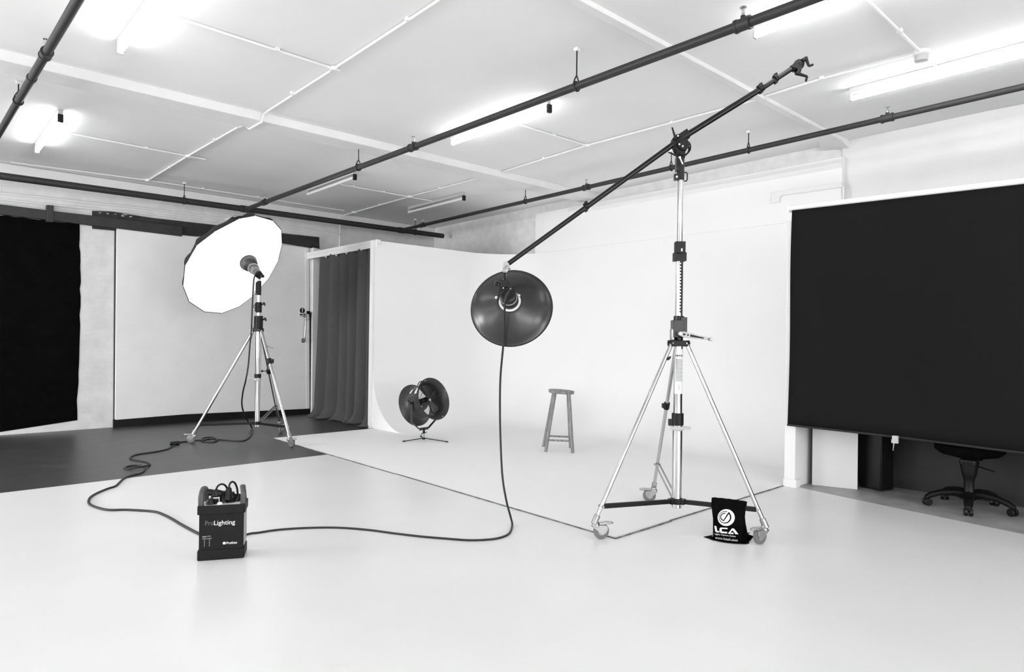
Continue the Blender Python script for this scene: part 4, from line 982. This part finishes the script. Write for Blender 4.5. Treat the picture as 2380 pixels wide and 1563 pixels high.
def surf(x, y):
    # front surface point under a pixel: search the bulge grid
    best = None; d = ray(x, y).normalized()
    for i in range(len(G)-1):
        for j in range(len(G[0])-1):
            for tri in ((G[i][j], G[i][j+1], G[i+1][j+1]), (G[i][j], G[i+1][j+1], G[i+1][j])):
                from mathutils.geometry import intersect_ray_tri
                h = intersect_ray_tri(tri[0], tri[1], tri[2], d, EYE, True)
                if h is None: h = intersect_ray_tri(tri[0], tri[2], tri[1], d, EYE, True)
                if h is not None: return h-d*LIFT
    return br2(x, y, .07)
def decal(name, polys, mt, parent):
    """polys: lists of (pixel) quads laid on the bag's cloth"""
    b = MB()
    for quad_ in polys:
        if len(quad_) == 4:
            A_, B_, C_, D_ = quad_; n_ = 4
            mix = lambda u_, v_: tuple((A_[k]*(1-u_)+B_[k]*u_)*(1-v_)+(D_[k]*(1-u_)+C_[k]*u_)*v_ for k in (0,1))
            b.grid([[surf(*mix(i/n_, j/n_)) for i in range(n_+1)] for j in range(n_+1)])
        else: b.add([surf(*p) for p in quad_], [tuple(range(len(quad_)))])
    return b.build(name, mt, parent, fix=False)
def ringpoly(cx_, cy_, rx, ry, ri, a0, a1, ox=0, oy=0, n=28):
    out = []
    for k in range(n):
        t0_, t1_ = [math.radians(a0+(a1-a0)*(k+s)/n) for s in (0,1)]
        out.append([(cx_+rx*math.cos(t0_), cy_-ry*math.sin(t0_)), (cx_+rx*math.cos(t1_), cy_-ry*math.sin(t1_)), (cx_+ox+rx*ri*math.cos(t1_), cy_+oy-ry*ri*math.sin(t1_)), (cx_+ox+rx*ri*math.cos(t0_), cy_+oy-ry*ri*math.sin(t0_))])
    return out
S = 200/2084.
def Z(x, y): return (1620+x*S, 1140+y*S)
dq = lambda *p: [Z(*a) for a in p]
LIFT = .0018
def ring2(o, ro, i_, ri, a0=0, a1=360, n=32):
    out = []
    for k in range(n):
        t = [math.radians(a0+(a1-a0)*(k+q_)/n) for q_ in (0,1)]
        out.append([Z(o[0]+ro[0]*math.cos(t[0]), o[1]-ro[1]*math.sin(t[0])), Z(o[0]+ro[0]*math.cos(t[1]), o[1]-ro[1]*math.sin(t[1])), Z(i_[0]+ri[0]*math.cos(t[1]), i_[1]-ri[1]*math.sin(t[1])), Z(i_[0]+ri[0]*math.cos(t[0]), i_[1]-ri[1]*math.sin(t[0]))])
    return out
pol = ring2((707,665), (208,204), (678,658), (154,152))             # outer ring, thicker at the lower right
pol += ring2((668,656), (129,132), (668,656), (1,1))                # inner disc
decal('emblem', pol, M['ink'], bgr)
LIFT = .0045
drk = ring2((672,650), (112,100), (672,650), (92,80), 82, 248, 18)     # dark C stroke inside the disc
drk += [dq((768,524),(790,548),(652,748),(630,742)), dq((560,690),(590,680),(650,748),(636,752))]
decal('emblem_lines', drk, M['black_matte'], bgr)
LIFT = .0062
decal('emblem_slash', [dq((742,512),(772,522),(700,612),(668,606))], M['ink'], bgr)
LIFT = .0018
L_ = [dq((418,862),(468,872),(490,985),(440,1000)), dq((440,1000),(490,985),(545,992),(540,1028),(470,1022))]
C_ = [dq((575,905),(735,915),(745,945),(600,940)), dq((575,905),(600,940),(600,1000),(545,985),(545,930)), dq((545,985),(600,1000),(735,1015),(725,1052),(570,1038))]
A_ = [dq((850,925),(900,935),(1005,1070),(930,1068),(865,975)), dq((850,925),(865,975),(800,1030),(745,1055)), dq((800,1030),(880,1030),(885,1068),(745,1055))]
decal('lettering', L_+C_+A_, M['ink'], bgr)
def text_on_bag(body, p0, p1, hpx, bold=.0):
    cu = bpy.data.curves.new('t', 'FONT'); cu.body = body; cu.size = 1; cu.offset = bold; cu.resolution_u = 2
    o = bpy.data.objects.new('t', cu); COL.objects.link(o); me = bpy.data.meshes.new_from_object(o); bpy.data.objects.remove(o)
    vs = [v.co.copy() for v in me.vertices]; fs = [tuple(p.vertices) for p in me.polygons]; x1 = max(v.x for v in vs)
    dx, dy = (p1[0]-p0[0])/x1, (p1[1]-p0[1])/x1
    b = MB(); b.add([surf(p0[0]+v.x*dx, p0[1]+v.x*dy-v.y*hpx) for v in vs], fs); bpy.data.meshes.remove(me)
    b.build('lettering', M['ink'], bgr, fix=False)
text_on_bag('Lights Camera Action', Z(428,1078), Z(935,1140), 5.2, .01)
text_on_bag('www.lcauk.com', Z(436,1180), Z(985,1248), 8.5, .01)

# ------------------------------------------------------------------ stool
sp = [fl(1268,1052), fl(1331,1055), fl(1326,1043), fl(1263,1040)]
for p in sp: p.z = SL
sc0 = sum(sp, Vector())/4
ds = (sc0-EYE).dot(fw)
seat = W(1305, 908, ds); 
st = thing('bar_stool', sc0, 'worn round-topped wooden stool standing on the white cove floor', 'stool')
b = MB(); tax = Vector((0,0,1))+vr*.06; b.lathe(seat-tax*.012, tax, [(-.022,.140),(-.016,.150),(.010,.151),(.016,.146),(.017,.12),(.012,.05)], 40); b.build('seat', M['wood'], st, bevel=0)
legs = []
for i, p in enumerate(sp):
    dv = (p-sc0); top = Vector((seat.x, seat.y, seat.z-.03))+Vector((dv.x, dv.y, 0))*.52
    legs.append((p, top)); MB().cyl(p, top, .019, .019, seg=16).build('leg', M['wood'], st)
for (i, j, t) in ((0,1,.20),(2,3,.20),(1,2,.30),(3,0,.30)):
    MB().cyl(legs[i][0].lerp(legs[i][1], t), legs[j][0].lerp(legs[j][1], t), .011, seg=12).build('stretcher', M['wood'], st)

# ------------------------------------------------------------------ drum fan
fb = fl(983,1024, SL); df = (fb-EYE).dot(fw)
fx = camdir(.76, -.30, -.58); fc = W(986, 935, df)
fn_ = thing('drum_fan', fb, 'dark metal drum fan tilted upwards in its yoke on the white cove floor', 'fan')
Rr = .205; RF = .268; HL = .165
b = MB(); b.lathe(fc, fx, [(-HL-.01,RF+.002),(-HL,RF+.002),(-HL+.008,RF-.012),(-HL+.03,Rr+.025),(-HL+.065,Rr+.003),(-HL+.09,Rr),(HL-.09,Rr),(HL-.065,Rr+.003),(HL-.03,Rr+.025),(HL-.008,RF-.012),(HL,RF+.002),(HL+.01,RF+.002),(HL+.01,RF-.004),(HL-.02,Rr+.022),(HL-.06,Rr-.004),(-HL+.06,Rr-.004),(-HL+.02,Rr+.02),(-HL-.01,RF-.004)], 64, cap=False); b.build('drum', M['fan'], fn_, fix=True)
fu, fv, _a = basis(fx)
b = MB(); g0 = fc+fx*(-HL+.02)
for k in range(1, 13): b.torus(g0, fx, .018*k+.0, .0022, 40, 5)
for k in range(4):
    a = PI*k/4; d = fu*math.cos(a)+fv*math.sin(a); b.cyl(g0-d*Rr, g0+d*Rr, .003, seg=6)
b.build('rear_grille', M['black'], fn_)
b = MB()
for k in range(1):
    a = PI*k/2+.3; d = fu*math.cos(a)+fv*math.sin(a); b.cyl(fc+fx*(HL-.01)-d*(Rr+.03), fc+fx*(HL-.01)+d*(Rr+.03), .0025, seg=6)
b.build('front_guard', M['fan'], fn_)
b = MB(); b.cyl(fc-fx*.10, fc+fx*.05, .055, seg=28, bev=.008); b.build('motor', M['fan_in'], fn_)
b = MB()
hb = fc+fx*.085
for k in range(4):
    a = 2*PI*k/4+.5; d = fu*math.cos(a)+fv*math.sin(a); e = fx.cross(d)
    G_ = []
    for i in range(9):
        t = i/8; rr_ = .02+t*.165; cw = .03+.075*math.sin(t*PI*.62+.25); tw = .95-.55*t
        G_.append([hb+d*rr_+(e*math.cos(tw)+fx*math.sin(tw)*.8)*(cw*(s-.5)) for s in (0,.25,.5,.75,1)])
    b.grid(G_)
b.build('fan_blades', M['fan'], fn_, solid=.004, smooth=60)
b = MB(); b.cyl(hb-fx*.03, hb+fx*.02, .034, .026, seg=24, bev=.004); hbx = b.build('hub', M['fan'], fn_)
MB().cyl(hb+fx*.019, hb+fx*.023, .019, seg=24).build('hub_badge', M['light_grey'], hbx)
# labels on the drum
def ondrum(t, a, r=Rr+.0015): return fc+fx*t+(fu*math.cos(a)+fv*math.sin(a))*r
def drumlabel(px0, t0_, t1_, da, mt, name):
    # angle of the drum surface facing the camera near a given pixel
    def miss(a):
        P = ondrum((t0_+t1_)/2, a); q = P-EYE; z = q.dot(fw)
        return (q.dot(RT)/z*F+1190-px0[0])**2+(-q.dot(UP)/z*F+781.5-px0[1])**2+(0 if (P-fc).dot(fw) < 0 else 1e6)
    bestA = min([i*PI/90 for i in range(180)], key=miss)
    b = MB(); b.grid([[ondrum(t0_, bestA-da+2*da*i/8) for i in range(9)], [ondrum(t1_, bestA-da+2*da*i/8) for i in range(9)]]); return b.build(name, mt, fn_, fix=False)
drumlabel((971,908), .035, .075, .30, M['label'], 'warning_label')
drumlabel((957,911), -.07, -.035, .18, M['label'], 'rating_label')
ax_b = MB()
for s, off in ((1, HL+.011), (-1, -HL-.0)):
    for k in range(4):
        a = 2*PI*k/4+.35; ax_b.cyl(fc+fx*(off-.004)+(fu*math.cos(a)+fv*math.sin(a))*(RF-.018), fc+fx*(off+.004)+(fu*math.cos(a)+fv*math.sin(a))*(RF-.018), .006, seg=8)
ax_b.build('flange_bolts', M['light_grey'], fn_)
hz = Vector((0,0,1)).cross(fx).normalized()
if hz.dot(fw) > 0: hz = -hz
hA = fc+hz*(Rr+.012); hB = fc-hz*(Rr+.012)
dn_ = Vector((0,0,-1))
zb_ = W(984, 997, df).z
b = MB()
def strip(pts, wdt, th, s):
    for p, q_ in zip(pts[:-1], pts[1:]): b.bar(p-(q_-p).normalized()*.002, q_+(q_-p).normalized()*.002, wdt, th, s)
bc = Vector((fc.x, fc.y, zb_)); wv = hz
per = Vector((-hz.y, hz.x, 0))
for s, hp_ in ((1, hA), (-1, hB)):
    p1 = Vector((hp_.x, hp_.y, zb_+.12)); p1 = Vector((hp_.x,hp_.y,hp_.z-.235)); p2 = bc+hz*s*.075
    strip([hp_+Vector((0,0,.02)), p1, p2, bc], .034, .006, hz if True else None)
b.build('yoke', M['fan'], fn_, bevel=.001)
for s, hp_ in ((1, hA), (-1, hB)):
    b = MB(); b.cyl(hp_, hp_+hz*s*.02, .014, seg=16, bev=.002); b.bar(hp_+hz*s*.02-fx*.0, hp_+hz*s*.02-fx*.05+Vector((0,0,.05)), .010, .008); b.build('tilt_lever', M['black'], fn_)
b = MB(); b.tube(catmull([fc+fx*a_+(Vector((0,0,1))-fx*fx.z).normalized()*r_ for a_, r_ in ((-.055,Rr-.004),(-.05,Rr+.03),(-.015,Rr+.055),(.04,Rr+.058),(.08,Rr+.035),(.085,Rr-.002))], 6), .005, 8); b.build('carry_handle', M['black'], fn_)
b = MB(); b.cyl((bc.x,bc.y,SL+.02), (bc.x,bc.y,SL+.11), .011, seg=14); b.build('spigot', M['steel'], fn_)
b = MB(); b.cyl((bc.x,bc.y,SL+.085), (bc.x,bc.y,zb_+.01), .015, seg=14); b.bar(Vector((bc.x,bc.y,SL+.095))-vr*.03-Vector((0,0,.01)), Vector((bc.x,bc.y,SL+.095))+vr*.04+Vector((0,0,.008)), .012, .008); b.tube([Vector((bc.x,bc.y,SL+.09))-vr*.02, Vector((bc.x,bc.y,SL+.07))-vr*.032, Vector((bc.x,bc.y,SL+.045))-vr*.03, Vector((bc.x,bc.y,SL+.03))-vr*.018], .004, 8); b.cyl((bc.x,bc.y,SL+.012), (bc.x,bc.y,SL+.035), .02, seg=14, bev=.003); b.build('socket', M['black'], fn_)
fA, fB_ = fl(937,1028,SL), fl(1040,1029,SL); mid = (fA+fB_)/2; fC = bc+(Vector((bc.x,bc.y,0))-Vector((mid.x,mid.y,0)))*2.0
for p in (fA, fB_, fC):
    p = Vector((p.x, p.y, SL+.008)); b = MB(); b.cyl((bc.x,bc.y,SL+.028), p, .0055, seg=10); lg = b.build('leg', M['black'], fn_)
    d = (p-Vector((bc.x,bc.y,SL+.02))).normalized(); MB().cyl(p-d*.03, p+d*.008, .009, seg=12, bev=.003).build('rubber_foot', M['rubber'], lg)
